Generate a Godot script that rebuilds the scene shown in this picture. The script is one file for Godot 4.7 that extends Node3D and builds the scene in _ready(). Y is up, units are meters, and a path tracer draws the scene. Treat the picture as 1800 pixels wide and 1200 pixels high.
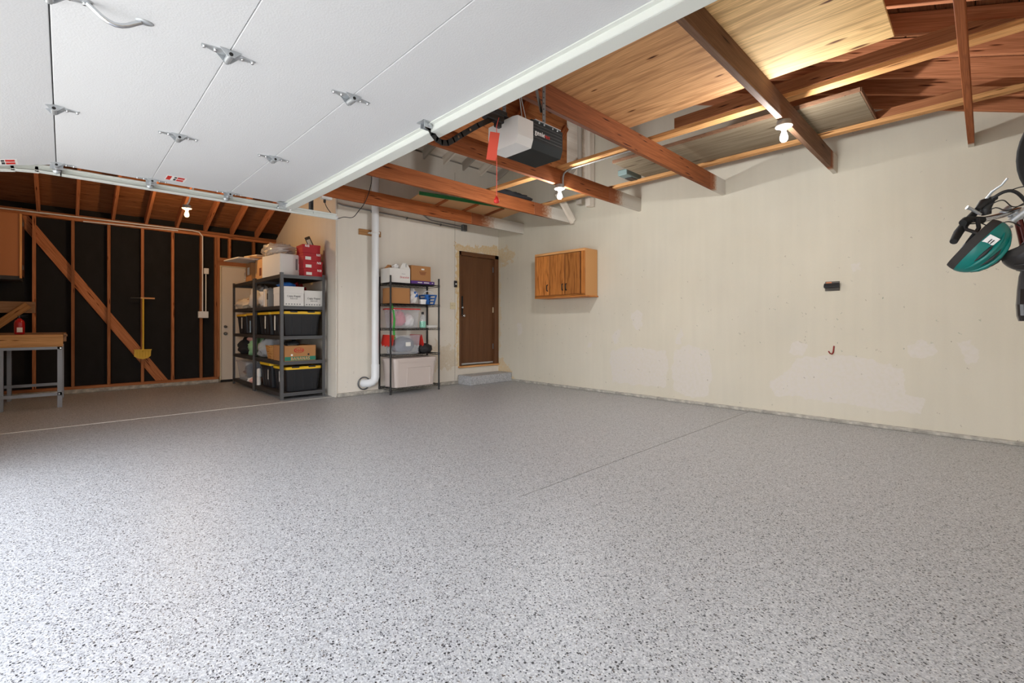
extends Node3D

# ---------------------------------------------------------------- light and colour settings
const EXPOSURE := 0.415
const SKY_ENERGY := 3.6
const SUN_ENERGY := 6.0
const SUN_SIZE := 1.0
const SUN_DIR := Vector3(0.2, -0.95, -0.2)
const LAMP_ROOM := 3.4
const LAMP_ALCOVE := 2.1
const FLOOR_ROUGH := 0.42
const FLAKE_DARK := 0.005
var FLOOR_BASE := Color8(184, 184, 187)
var CREAM := Color8(210, 202, 184)
var CREAM_BACK := Color8(228, 220, 207)
var FILLER := Color8(214, 206, 197)
var DOORW := Color8(216, 217, 220)
var JOIST := Color8(164, 94, 52)
var RAFTER := Color8(204, 134, 94)
var STUD := Color8(182, 120, 80)
var PLY := Color8(252, 190, 132)
const WIRE_Y := [0.095, 0.585, 0.978, 1.345, 1.655]

# ---------------------------------------------------------------- state
var M := {}
var names := {}
var rng := RandomNumberGenerator.new()
var box_cache := {}

const WX := 5.88      # right wall face
const ZB := -6.42     # back wall face
const ZK := -9.60     # felt paper face in the alcove
const JX := 2.76      # corner where the alcove begins
const FX := -0.90     # inside face of the front wall (garage door opening)
const ZN := 1.00      # inside face of the near side wall
const RIDGE_Z := -4.30
const RIDGE_Y := 4.474

func roof_y(z: float) -> float:
	return RIDGE_Y - 0.36 * (z - RIDGE_Z) if z > RIDGE_Z else RIDGE_Y - 0.35 * (RIDGE_Z - z)

func _ready() -> void:
	rng.seed = 4711
	setup_view_and_light()
	make_materials()
	build_shell()
	build_roof()
	build_joists()
	build_garage_door()
	build_opener()
	build_lamps()
	build_attic_stock()
	build_back_wall_things()
	build_right_wall_things()
	build_alcove()
	build_steel_racks()
	build_rack_goods()
	build_wire_rack()
	build_bikes()

# ---------------------------------------------------------------- camera, sky, exposure
func setup_view_and_light() -> void:
	var f := 810.7
	var cam := Camera3D.new()
	cam.name = "camera"
	var near := 0.05
	cam.set_frustum(near * 1200.0 / f, Vector2(0.0, -near * 32.0 / f), near, 100.0)
	add_child(cam)
	cam.position = Vector3(0, 1.05, 0)
	cam.rotation.y = -atan(788.0 / 810.7)
	cam.current = true

	var env := Environment.new()
	var sky := Sky.new()
	var ps := ProceduralSkyMaterial.new()
	ps.sky_top_color = Color(0.83, 0.86, 0.90)
	ps.sky_horizon_color = Color(0.955, 0.958, 0.96)
	ps.ground_bottom_color = Color(0.5, 0.5, 0.5)
	ps.ground_horizon_color = Color(0.7, 0.7, 0.7)
	ps.sky_energy_multiplier = SKY_ENERGY
	ps.ground_energy_multiplier = SKY_ENERGY
	ps.sun_angle_max = 0.0
	sky.sky_material = ps
	env.background_mode = Environment.BG_SKY
	env.sky = sky
	env.ambient_light_source = Environment.AMBIENT_SOURCE_SKY
	env.tonemap_mode = Environment.TONE_MAPPER_LINEAR
	env.tonemap_exposure = EXPOSURE
	env.sdfgi_enabled = true
	env.ssao_enabled = true
	env.ssil_enabled = true
	var we := WorldEnvironment.new()
	we.name = "environment"
	we.environment = env
	add_child(we)

	# high sun on the driveway; it does not reach past the sill of the opening
	var sun := DirectionalLight3D.new()
	sun.name = "hazy_sun"
	sun.light_color = Color(1.0, 0.97, 0.92)
	sun.light_energy = SUN_ENERGY
	sun.light_angular_distance = SUN_SIZE
	sun.shadow_enabled = true
	add_child(sun)
	sun.look_at_from_position(Vector3.ZERO, SUN_DIR)

# ---------------------------------------------------------------- small helpers
func numbered(n: String) -> String:
	if not names.has(n):
		names[n] = 0
		return n
	names[n] += 1
	return "%s_%03d" % [n, names[n]]

func nb() -> SurfaceTool:
	var st := SurfaceTool.new()
	st.begin(Mesh.PRIMITIVE_TRIANGLES)
	return st

func obj(called: String, st, m: Material, parent: Node = self, at := Vector3.ZERO) -> MeshInstance3D:
	var o := MeshInstance3D.new()
	if st is SurfaceTool:
		st.generate_normals()
		o.mesh = st.commit()
	else:
		o.mesh = st
	o.material_override = m
	o.name = numbered(called) if parent == self else called
	o.position = at
	parent.add_child(o, true)
	return o

func tag(o: Node, label: String, category: String, group := "") -> Node:
	o.set_meta("label", label)
	o.set_meta("category", category)
	if group != "":
		o.set_meta("group", group)
	return o

func thing(called: String, label: String, category: String, at := Vector3.ZERO, group := "", turn := 0.0) -> Node3D:
	var o := Node3D.new()
	o.name = numbered(called)
	add_child(o)
	o.position = at
	o.rotation.y = turn
	tag(o, label, category, group)
	return o

func setting(called: String, label := "") -> Node3D:
	var o := Node3D.new()
	o.name = numbered(called)
	add_child(o)
	o.set_meta("kind", "structure")
	if label != "":
		o.set_meta("label", label)
	return o

func struct(called: String, st, m: Material, label := "", at := Vector3.ZERO) -> MeshInstance3D:
	var o := obj(called, st, m, self, at)
	o.set_meta("kind", "structure")
	if label != "":
		o.set_meta("label", label)
	return o

func tri(st: SurfaceTool, a: Vector3, b: Vector3, c: Vector3, ref: Vector3) -> void:
	# clockwise seen from the side away from ref
	var n := (b - a).cross(c - a)
	if n.dot((a + b + c) / 3.0 - ref) > 0.0:
		st.add_vertex(a); st.add_vertex(c); st.add_vertex(b)
	else:
		st.add_vertex(a); st.add_vertex(b); st.add_vertex(c)

func quad(st: SurfaceTool, a: Vector3, b: Vector3, c: Vector3, d: Vector3, ref: Vector3) -> void:
	tri(st, a, b, c, ref)
	tri(st, a, c, d, ref)

func box(st: SurfaceTool, c: Vector3, s: Vector3, bs := Basis.IDENTITY) -> void:
	st.set_smooth_group(-1)
	var h := s * 0.5
	var p := []
	for i in 8:
		p.append(c + bs * Vector3(h.x * (1 if i & 1 else -1), h.y * (1 if i & 2 else -1), h.z * (1 if i & 4 else -1)))
	for q in [[0, 1, 3, 2], [4, 5, 7, 6], [0, 1, 5, 4], [2, 3, 7, 6], [0, 2, 6, 4], [1, 3, 7, 5]]:
		quad(st, p[q[0]], p[q[1]], p[q[2]], p[q[3]], c)

func cbox(st: SurfaceTool, c: Vector3, s: Vector3, r: float, bs := Basis.IDENTITY) -> void:
	# box with chamfered edges
	st.set_smooth_group(-1)
	var h := s * 0.5
	r = minf(r, 0.45 * minf(s.x, minf(s.y, s.z)))
	var pt := func(i: int, ax: int) -> Vector3:
		var v := Vector3(h.x * (1 if i & 1 else -1), h.y * (1 if i & 2 else -1), h.z * (1 if i & 4 else -1))
		for k in 3:
			if k != ax:
				v[k] -= signf(v[k]) * r
		return c + bs * v
	for ax in 3:
		var u := 1 << ((ax + 1) % 3)
		var w := 1 << ((ax + 2) % 3)
		for sd in 2:
			var b0 := sd << ax
			quad(st, pt.call(b0, ax), pt.call(b0 | u, ax), pt.call(b0 | u | w, ax), pt.call(b0 | w, ax), c)
	for ax in 3:
		var o1 := (ax + 1) % 3
		var o2 := (ax + 2) % 3
		for k in 4:
			var b0 := ((k & 1) << o1) | ((k >> 1) << o2)
			var b1 := b0 | (1 << ax)
			quad(st, pt.call(b0, o1), pt.call(b1, o1), pt.call(b1, o2), pt.call(b0, o2), c)
	for i in 8:
		tri(st, pt.call(i, 0), pt.call(i, 1), pt.call(i, 2), c)

func frame_of(d: Vector3) -> Basis:
	var z := d.normalized()
	var x := Vector3.UP.cross(z)
	if x.length() < 0.05:
		x = Vector3.RIGHT.cross(z)
	x = x.normalized()
	return Basis(x, z.cross(x), z)

func tube(st: SurfaceTool, pts: Array, r, n := 8, caps := true) -> void:
	st.set_smooth_group(1)
	var rings := []
	var prev := frame_of(pts[1] - pts[0])
	for i in pts.size():
		var d: Vector3
		if i == 0:
			d = pts[1] - pts[0]
		elif i == pts.size() - 1:
			d = pts[i] - pts[i - 1]
		else:
			d = (pts[i + 1] - pts[i]).normalized() + (pts[i] - pts[i - 1]).normalized()
		d = d.normalized()
		var x := (prev.x - d * prev.x.dot(d)).normalized()
		prev = Basis(x, d.cross(x), d)
		var rr: float = r[i] if r is Array else r
		var ring := []
		for k in n:
			var a := TAU * k / n
			ring.append(pts[i] + prev.x * cos(a) * rr + prev.y * sin(a) * rr)
		rings.append(ring)
	for i in pts.size() - 1:
		var mid: Vector3 = (pts[i] + pts[i + 1]) * 0.5
		for k in n:
			var k2 := (k + 1) % n
			quad(st, rings[i][k], rings[i][k2], rings[i + 1][k2], rings[i + 1][k], mid)
	if caps:
		st.set_smooth_group(-1)
		for e in [0, pts.size() - 1]:
			var inner: Vector3 = pts[1] if e == 0 else pts[e - 1]
			for k in n:
				tri(st, pts[e], rings[e][k], rings[e][(k + 1) % n], inner)

func lathe(st: SurfaceTool, prof: Array, n := 20, xf := Transform3D.IDENTITY) -> void:
	# profile of (radius, height) turned round the local y axis; sharp corners: repeat a point
	var group := 2
	st.set_smooth_group(group)
	for i in prof.size() - 1:
		var a: Vector2 = prof[i]
		var b: Vector2 = prof[i + 1]
		if a.is_equal_approx(b):
			group += 1
			st.set_smooth_group(group)
			continue
		# outside lies to the right of the direction of travel
		var nrm := Vector2(b.y - a.y, a.x - b.x).normalized() * 0.02
		for k in n:
			var t0 := TAU * k / n
			var t1 := TAU * (k + 1) / n
			var p := func(q: Vector2, t: float) -> Vector3:
				return xf * Vector3(q.x * cos(t), q.y, q.x * sin(t))
			var m := (a + b) * 0.5 - nrm
			var ref: Vector3 = p.call(m, (t0 + t1) * 0.5)
			var v0: Vector3 = p.call(a, t0)
			var v1: Vector3 = p.call(a, t1)
			var v2: Vector3 = p.call(b, t1)
			var v3: Vector3 = p.call(b, t0)
			if a.x > 1e-5:
				tri(st, v0, v1, v2 if b.x > 1e-5 else v3, ref)
			if b.x > 1e-5:
				tri(st, v0, v2, v3, ref)

func prism(st: SurfaceTool, poly: Array, depth: float, xf := Transform3D.IDENTITY) -> void:
	# polygon in local xy, from z = 0 to z = depth
	st.set_smooth_group(-1)
	var pv := PackedVector2Array(poly)
	var idx := Geometry2D.triangulate_polygon(pv)
	var cw := Geometry2D.is_polygon_clockwise(pv)
	for i in range(0, idx.size(), 3):
		var a := pv[idx[i]]; var b := pv[idx[i + 1]]; var c := pv[idx[i + 2]]
		var m := (a + b + c) / 3.0
		var mid := xf * Vector3(m.x, m.y, depth * 0.5)
		for z in [0.0, depth]:
			tri(st, xf * Vector3(a.x, a.y, z), xf * Vector3(b.x, b.y, z), xf * Vector3(c.x, c.y, z), mid)
	for i in pv.size():
		var a := pv[i]
		var b := pv[(i + 1) % pv.size()]
		var e := (b - a)
		var inw := Vector2(e.y, -e.x).normalized() * (1.0 if cw else -1.0)
		var mm := (a + b) * 0.5 - inw * -0.01
		# step to the inside of the outline
		var ins := (a + b) * 0.5 + Vector2(-e.y, e.x).normalized() * 0.001
		if not Geometry2D.is_point_in_polygon(ins, pv):
			ins = (a + b) * 0.5 - Vector2(-e.y, e.x).normalized() * 0.001
		mm = ins
		quad(st, xf * Vector3(a.x, a.y, 0), xf * Vector3(b.x, b.y, 0), xf * Vector3(b.x, b.y, depth), xf * Vector3(a.x, a.y, depth), xf * Vector3(mm.x, mm.y, depth * 0.5))

func rr_ring(y: float, hx: float, hz: float, rad: float, seg := 3) -> Array:
	var out := []
	for q in 4:
		var cx := (hx - rad) * (1 if q in [0, 3] else -1)
		var cz := (hz - rad) * (1 if q in [0, 1] else -1)
		for k in seg + 1:
			var a := PI * 0.5 * (q + float(k) / seg)
			out.append(Vector3(cx + rad * cos(a), y, cz + rad * sin(a)))
	return out

func loft(st: SurfaceTool, secs: Array, cap_bottom := true, cap_top := true, at := Vector3.ZERO) -> void:
	# sections [y, half x, half z, corner radius]
	st.set_smooth_group(-1)
	var rings := []
	for s in secs:
		rings.append(rr_ring(s[0], s[1], s[2], s[3]))
	var n: int = rings[0].size()
	for i in rings.size() - 1:
		var up: bool = secs[i + 1][0] >= secs[i][0]
		for k in n:
			var k2 := (k + 1) % n
			var mid: Vector3 = (rings[i][k] + rings[i + 1][k2]) * 0.5
			var ref := Vector3(mid.x * 0.9, mid.y, mid.z * 0.9)
			if absf(secs[i + 1][0] - secs[i][0]) < 1e-4:
				ref = mid - Vector3.UP * (1.0 if secs[i + 1][1] < secs[i][1] else -1.0)
			elif not up:
				ref = Vector3(mid.x * 1.1, mid.y, mid.z * 1.1)
			quad(st, rings[i][k] + at, rings[i][k2] + at, rings[i + 1][k2] + at, rings[i + 1][k] + at, ref + at)
	for e in [[0, cap_bottom, Vector3.UP], [rings.size() - 1, cap_top, Vector3.DOWN]]:
		if e[1]:
			var c := Vector3(0, secs[e[0]][0], 0) + at
			for k in n:
				tri(st, c, rings[e[0]][k] + at, rings[e[0]][(k + 1) % n] + at, c + e[2])

func blob(st: SurfaceTool, c: Vector3, rad: Vector3, sd: int, amp: float, freq := 3.0, nu := 26, nv := 16, flat := -0.75) -> void:
	# crumpled lump with a flattened foot: bags, clothes, wrapped bundles
	st.set_smooth_group(1)
	var nz := FastNoiseLite.new()
	nz.seed = sd
	nz.frequency = freq
	nz.fractal_octaves = 4
	var g := []
	for j in nv + 1:
		var row := []
		var th := PI * j / nv
		for i in nu:
			var ph := TAU * i / nu
			var d := Vector3(sin(th) * cos(ph), cos(th), sin(th) * sin(ph))
			var k := 1.0 + amp * nz.get_noise_3dv(d)
			var p := d * k
			p.y = maxf(p.y, flat)
			row.append(c + p * rad)
		g.append(row)
	for j in nv:
		for i in nu:
			var i2 := (i + 1) % nu
			if j == 0:
				tri(st, g[0][0], g[1][i2], g[1][i], c)
			elif j == nv - 1:
				tri(st, g[j][i], g[j][i2], g[nv][0], c)
			else:
				quad(st, g[j][i], g[j][i2], g[j + 1][i2], g[j + 1][i], c)

func board_mesh(l: float, h: float, w: float, r := 0.003) -> ArrayMesh:
	var key := "%.3f %.3f %.3f %.4f" % [l, h, w, r]
	if not box_cache.has(key):
		var st := nb()
		cbox(st, Vector3.ZERO, Vector3(l, h, w), r)
		st.generate_normals()
		box_cache[key] = st.commit()
	return box_cache[key]

func beam(called: String, a: Vector3, b: Vector3, h: float, w: float, m: Material, parent: Node = self, up := Vector3.UP, r := 0.003) -> MeshInstance3D:
	# sawn board from a to b (centre line), its grain along its length
	var d := (b - a)
	var x := d.normalized()
	var z := x.cross(up).normalized()
	var o := MeshInstance3D.new()
	o.mesh = board_mesh(d.length(), h, w, r)
	o.material_override = m
	o.name = numbered(called) if parent == self else called
	parent.add_child(o, true)
	o.transform = Transform3D(Basis(x, z.cross(x), z), (a + b) * 0.5)
	return o

func text(s: String, height: float, m: Material, parent: Node, at: Vector3, bs: Basis, called := "lettering", bold := false, mono := false) -> MeshInstance3D:
	var tm := TextMesh.new()
	var f := SystemFont.new()
	f.font_names = PackedStringArray(["Droid Sans Mono" if mono else "Droid Sans"])
	if bold:
		f.font_weight = 700
	tm.font = f
	tm.text = s
	tm.font_size = 64
	tm.pixel_size = height / 48.0
	tm.depth = 0.001
	tm.curve_step = 3.0
	var o := MeshInstance3D.new()
	o.name = called
	o.mesh = tm
	o.material_override = m
	parent.add_child(o, true)
	o.transform = Transform3D(bs, at)
	return o

func planar(mesh: ArrayMesh, u: Vector3, v: Vector3, o: Vector3, size: Vector2) -> ArrayMesh:
	# flat mapping in metres: u to the right, v downward from o
	var arr := mesh.surface_get_arrays(0)
	var pos: PackedVector3Array = arr[Mesh.ARRAY_VERTEX]
	var uv := PackedVector2Array()
	for p in pos:
		uv.append(Vector2((p - o).dot(u) / size.x, (p - o).dot(v) / size.y))
	arr[Mesh.ARRAY_TEX_UV] = uv
	arr[Mesh.ARRAY_TANGENT] = null
	var out := ArrayMesh.new()
	out.add_surface_from_arrays(Mesh.PRIMITIVE_TRIANGLES, arr)
	return out

func committed(st: SurfaceTool) -> ArrayMesh:
	st.generate_normals()
	return st.commit()

# bases whose x runs to the right of the reader and y up, for lettering on faces
const FACE_PZ := Basis(Vector3(1, 0, 0), Vector3(0, 1, 0), Vector3(0, 0, 1))
const FACE_NX := Basis(Vector3(0, 0, 1), Vector3(0, 1, 0), Vector3(-1, 0, 0))
# ---------------------------------------------------------------- materials
func mat(c: Color, rough := 0.7, metal := 0.0, spec := 0.5) -> StandardMaterial3D:
	var m := StandardMaterial3D.new()
	m.albedo_color = c
	m.roughness = rough
	m.metallic = metal
	m.metallic_specular = spec
	return m

func c8(r: int, g: int, b: int) -> Color:
	return Color8(r, g, b)

func tex_mat(img: Image, c := Color.WHITE, rough := 0.7) -> StandardMaterial3D:
	var m := mat(c, rough)
	m.albedo_texture = ImageTexture.create_from_image(img)
	return m

func grain_image(w: int, h: int, sd: int, streak: float, rings: float, knots: int, dark: float) -> Image:
	# grain runs along x; multiplier near 0.9, made to repeat without a seam
	var a := FastNoiseLite.new(); a.seed = sd; a.frequency = 0.012; a.fractal_octaves = 3
	var b := FastNoiseLite.new(); b.seed = sd + 1; b.frequency = 0.09; b.fractal_octaves = 3
	var r := RandomNumberGenerator.new(); r.seed = sd
	var kn := []
	for i in knots:
		kn.append(Vector3(r.randf_range(70, w - 20), r.randf_range(70, h - 20), r.randf_range(3.0, 6.5)))
	var n := 48
	var gv := func(x: float, y: float) -> float:
		var bend := 0.0
		var kd := 0.0
		for k in kn:
			var dy: float = y - k.y
			if absf(dy) > 45.0:
				continue
			var dx: float = (x - k.x) * 0.35
			var q: float = sqrt(dx * dx + dy * dy) / k.z
			if q < 6.0:
				bend += 2.6 * exp(-q * 0.8)
				if q < 1.2:
					kd = maxf(kd, 1.2 - q)
		var n1 := a.get_noise_2d(x * 0.22, y * 1.5)
		var n2 := b.get_noise_2d(x * 0.10, y * 2.4)
		var ring := sin((y * 0.16 + n1 * 6.0 + bend) * rings)
		ring = maxf(ring, 0.0)
		return 0.92 + 0.07 * n1 + streak * n2 - dark * ring * ring * ring * (0.6 + n2) - 0.6 * minf(kd, 1.0)
	var data := PackedByteArray()
	data.resize(w * h * 3)
	var at := 0
	for y in h:
		for x in w:
			var v: float = gv.call(x, y)
			if x < n:
				v = lerpf(gv.call(x + w, y), v, float(x) / n)
			if y < n:
				var v2: float = gv.call(x, y + h)
				if x < n:
					v2 = lerpf(gv.call(x + w, y + h), v2, float(x) / n)
				v = lerpf(v2, v, float(y) / n)
			v = clampf(v, 0.15, 1.0)
			data[at] = int(v * 255)
			data[at + 1] = int(clampf(1.0 - (1.0 - v) * 1.18, 0.0, 1.0) * 255)
			data[at + 2] = int(clampf(1.0 - (1.0 - v) * 1.36, 0.0, 1.0) * 255)
			at += 3
	return Image.create_from_data(w, h, false, Image.FORMAT_RGB8, data)

func wood_set(key: String, img: Texture2D, c: Color, scale: Vector3, n: int, rough := 0.75) -> void:
	var list := []
	for i in n:
		var k := 0.88 + 0.24 * float((i * 5 + 2) % n) / maxf(1, n - 1)
		var m := mat(Color(minf(1, c.r * k), minf(1, c.g * k), minf(1, c.b * k)), rough, 0.0, 0.35)
		m.albedo_texture = img
		m.uv1_triplanar = true
		m.uv1_scale = scale
		m.uv1_offset = Vector3(0.37 * i, 0.23 * i, 0.41 * i)
		m.uv1_triplanar_sharpness = 8.0
		list.append(m)
	M[key] = list

func pick(key: String, i: int) -> Material:
	var l: Array = M[key]
	return l[((i % l.size()) + l.size()) % l.size()]

func noise_stain(img: Image, px_per_m: Vector2, poly: Array, c: Color, alpha: float, edge: float, sd: int, o: Vector2, flipv: float) -> void:
	# poly in metres (u right, height up); ragged outline, even coat
	var nz := FastNoiseLite.new(); nz.seed = sd; nz.frequency = 2.2; nz.fractal_octaves = 4
	var pv := PackedVector2Array()
	for p in poly:
		pv.append(Vector2(p[0], p[1]))
	var lo := pv[0]; var hi := pv[0]
	for p in pv:
		lo = lo.min(p); hi = hi.max(p)
	lo -= Vector2(edge, edge) * 2; hi += Vector2(edge, edge) * 2
	for y in range(int((flipv - hi.y) * px_per_m.y), int((flipv - lo.y) * px_per_m.y)):
		for x in range(int((lo.x - o.x) * px_per_m.x), int((hi.x - o.x) * px_per_m.x)):
			if x < 0 or y < 0 or x >= img.get_width() or y >= img.get_height():
				continue
			var p := Vector2(x / px_per_m.x + o.x, flipv - y / px_per_m.y)
			var q := p + Vector2(nz.get_noise_2d(p.x * 3, p.y * 3), nz.get_noise_2d(p.x * 3 + 50, p.y * 3)) * edge
			if Geometry2D.is_point_in_polygon(q, pv):
				var a := alpha * clampf(0.8 + 0.5 * nz.get_noise_2d(p.x * 9 + 9, p.y * 9), 0.0, 1.0)
				img.set_pixel(x, y, img.get_pixel(x, y).lerp(c, a))

func plaster_image(w: int, h: int, wm: float, hm: float, base: Color, sd: int) -> Image:
	# old cream paint: roller streaks running down, blotches, a little grit
	var a := FastNoiseLite.new(); a.seed = sd; a.frequency = 0.7; a.fractal_octaves = 4
	var b := FastNoiseLite.new(); b.seed = sd + 7; b.frequency = 9.0; b.fractal_octaves = 2
	var r := RandomNumberGenerator.new(); r.seed = sd
	var data := PackedByteArray()
	data.resize(w * h * 3)
	var at := 0
	for y in h:
		for x in w:
			var u := wm * x / w
			var v := hm * y / h
			var k := 1.0 + 0.030 * a.get_noise_2d(u, v) + 0.010 * b.get_noise_2d(u, v * 0.06) + 0.010 * (r.randf() - 0.5)
			var t := 0.012 * a.get_noise_2d(u + 40, v * 1.3)
			data[at] = int(clampf(base.r * k, 0, 1) * 255)
			data[at + 1] = int(clampf(base.g * (k - t * 0.3), 0, 1) * 255)
			data[at + 2] = int(clampf(base.b * (k - t), 0, 1) * 255)
			at += 3
	return Image.create_from_data(w, h, false, Image.FORMAT_RGB8, data)

func scuffs(img: Image, n: int, sd: int, c: Color, y0: float, y1: float) -> void:
	var r := RandomNumberGenerator.new(); r.seed = sd
	for i in n:
		var x := r.randi_range(10, img.get_width() - 12)
		var y := int(lerpf(y0, y1, r.randf()) * img.get_height())
		var k := r.randi_range(1, 3)
		var a := r.randf_range(0.25, 0.8)
		for j in k + 1:
			var xx := clampi(x + r.randi_range(-1, 1) + (j if i % 3 == 0 else 0), 0, img.get_width() - 1)
			var yy := clampi(y + j, 0, img.get_height() - 1)
			img.set_pixel(xx, yy, img.get_pixel(xx, yy).lerp(c, a))

func floor_image(n: int, base: Color) -> Image:
	# broadcast vinyl flakes in clear epoxy
	var r := RandomNumberGenerator.new(); r.seed = 99
	var img := Image.create(n, n, false, Image.FORMAT_RGB8)
	img.fill(base)
	var tones := [Color8(198, 198, 199), Color8(184, 184, 186), Color8(156, 156, 158), Color8(212, 212, 212), Color8(142, 142, 145), Color8(190, 189, 187), Color8(170, 171, 174)]
	var chip := func(x: int, y: int, w: int, h: int, c: Color) -> void:
		# wraps round the edges so that the pattern repeats without a seam
		for ox in ([0, -n] if x + w > n else [0]):
			for oy in ([0, -n] if y + h > n else [0]):
				img.fill_rect(Rect2i(x + ox, y + oy, w, h), c)
	for i in int(n * n * 0.075):
		var c: Color = tones[r.randi() % tones.size()]
		var x := r.randi_range(0, n - 1); var y := r.randi_range(1, n - 1)
		var w := r.randi_range(2, 6); var h := r.randi_range(2, 5)
		chip.call(x, y, w, h, c)
		chip.call(x + 1, y - 1, maxi(1, w - 2), h + 2, c)
	for i in int(n * n * FLAKE_DARK):
		var k := r.randf()
		var c := Color8(34, 34, 37) if k < 0.55 else (Color8(78, 78, 82) if k < 0.85 else Color8(92, 78, 66))
		var x := r.randi_range(0, n - 1); var y := r.randi_range(1, n - 1)
		var w := r.randi_range(2, 5); var h := r.randi_range(2, 4)
		if k > 0.5 and k < 0.55:
			w += 3; h += 2
		chip.call(x, y, w, h, c)
		chip.call(x + r.randi_range(0, 2), y - 1, maxi(1, w - 2), h + 2, c)
	return img

func make_materials() -> void:
	# --- timber
	var g1 := ImageTexture.create_from_image(grain_image(640, 320, 11, 0.20, 1.0, 14, 0.14))
	var g2 := ImageTexture.create_from_image(grain_image(512, 256, 23, 0.14, 0.9, 0, 0.32))
	var gp := ImageTexture.create_from_image(grain_image(768, 512, 37, 0.15, 0.8, 14, 0.20))
	var gd := ImageTexture.create_from_image(grain_image(384, 192, 61, 0.10, 1.0, 0, 0.06))
	var gq := ImageTexture.create_from_image(grain_image(256, 128, 51, 0.04, 1.0, 0, 0.03))
	var s := Vector3(0.42, 2.6, 2.6)
	wood_set("joist", g1, JOIST, s, 4)
	wood_set("rafter", g1, RAFTER, s, 5)
	wood_set("stud", g1, STUD, s, 4)
	wood_set("pale_wood", g1, c8(214, 160, 104), s, 3)
	wood_set("deck", g1, c8(150, 100, 66), s, 5)
	wood_set("oak", g2, c8(200, 128, 64), Vector3(0.9, 2.2, 2.2), 3, 0.45)
	wood_set("brown_door", gd, c8(132, 90, 60), Vector3(0.5, 3.0, 3.0), 1, 0.4)
	wood_set("plywood", gp, PLY, Vector3(0.42, 0.82, 0.82), 2, 0.8)
	wood_set("ply_girder", gp, c8(196, 124, 72), Vector3(0.42, 0.82, 0.82), 1, 0.8)
	wood_set("painted_timber", gq, c8(226, 219, 208), s, 2)
	wood_set("grey_slab", g1, c8(158, 142, 118), Vector3(0.3, 1.5, 1.5), 1)
	# --- walls
	var pr := Vector2(1536.0 / 7.3, 1024.0 / 4.6)
	var wr := plaster_image(1536, 1024, 7.3, 4.6, CREAM, 5)
	# filler patches on the right wall: (distance from the back corner, height)
	var patches := [
		[[-3.94, 0.61], [-3.76, 0.69], [-3.35, 0.71], [-3.05, 0.67], [-3.01, 0.49], [-3.05, 0.18], [-3.35, 0.17], [-3.91, 0.18]],
		[[-2.92, 0.69], [-2.73, 0.76], [-2.47, 0.71], [-2.41, 0.46], [-2.47, 0.15], [-2.65, 0.07], [-2.92, 0.16], [-2.96, 0.42]],
		[[-1.76, 0.39], [-1.6, 0.46], [-1.48, 0.66], [-0.99, 0.73], [-0.56, 0.61], [-0.56, 0.36], [-0.42, 0.35], [-0.42, 0.2], [-0.56, 0.18], [-1.09, 0.2], [-1.48, 0.24], [-1.71, 0.22]],
		[[-1.55, 0.82], [-1.47, 0.86], [-1.39, 0.82], [-1.38, 0.74], [-1.46, 0.69], [-1.55, 0.72]],
		[[-0.55, 0.84], [-0.45, 0.88], [-0.35, 0.85], [-0.34, 0.77], [-0.43, 0.72], [-0.52, 0.75]],
		[[-0.2, 0.88], [-0.1, 0.88], [-0.04, 0.8], [-0.05, 0.71], [-0.12, 0.68], [-0.16, 0.76]],
		[[-3.57, 1.2], [-3.48, 1.24], [-3.4, 1.2], [-3.41, 1.0], [-3.5, 0.97], [-3.57, 1.02]],
		[[-3.91, 0.86], [-3.8, 0.98], [-3.76, 0.95], [-3.79, 0.78], [-3.88, 0.75]],
		[[-2.89, 0.9], [-2.83, 0.97], [-2.8, 0.9], [-2.84, 0.78], [-2.9, 0.78]],
		[[-5.92, 1.05], [-5.8, 1.05], [-5.8, 0.85], [-5.9, 0.84]], [[-5.3, 2.03], [-5.2, 2.05], [-5.21, 1.97], [-5.3, 1.96]],
		[[-4.35, 0.75], [-4.27, 0.76], [-4.28, 0.68], [-4.35, 0.68]], [[-0.98, 1.68], [-0.9, 1.69], [-0.9, 1.6], [-0.97, 1.6]]]
	for i in patches.size():
		noise_stain(wr, pr, patches[i], FILLER, 0.92, 0.035, 60 + i, Vector2(-6.45, 0), 4.6)
	noise_stain(wr, pr, [[-6.45, 0.45], [-6.3, 0.4], [-6.05, 0.16], [-5.95, 0.0], [-6.45, 0.0]], c8(212, 172, 110), 0.5, 0.12, 81, Vector2(-6.45, 0), 4.6)
	noise_stain(wr, pr, [[-6.45, 2.45], [-6.2, 2.42], [-5.95, 2.36], [-6.0, 2.2], [-6.45, 2.12]], c8(206, 168, 108), 0.45, 0.14, 82, Vector2(-6.45, 0), 4.6)
	noise_stain(wr, pr, [[-6.45, 2.2], [-6.36, 2.2], [-6.38, 0.5], [-6.45, 0.5]], c8(214, 180, 120), 0.4, 0.08, 83, Vector2(-6.45, 0), 4.6)
	scuffs(wr, 150, 3, c8(96, 84, 70), 0.58, 0.99)
	scuffs(wr, 40, 4, c8(70, 90, 70), 0.7, 0.86)
	scuffs(wr, 60, 8, c8(150, 140, 128), 0.3, 0.9)
	M.wall_right = tex_mat(wr, Color.WHITE, 0.75)
	var pb := Vector2(768.0 / 3.3, 1024.0 / 4.0)
	var wb := plaster_image(768, 1024, 3.3, 4.0, CREAM_BACK, 9)
	noise_stain(wb, pb, [[4.84, 2.44], [5.3, 2.43], [5.9, 2.5], [5.9, 2.31], [4.95, 2.3], [4.93, 1.0], [4.88, 0.4], [4.9, 2.2]], c8(214, 172, 106), 0.62, 0.07, 90, Vector2(2.7, 0), 4.0)
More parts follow.
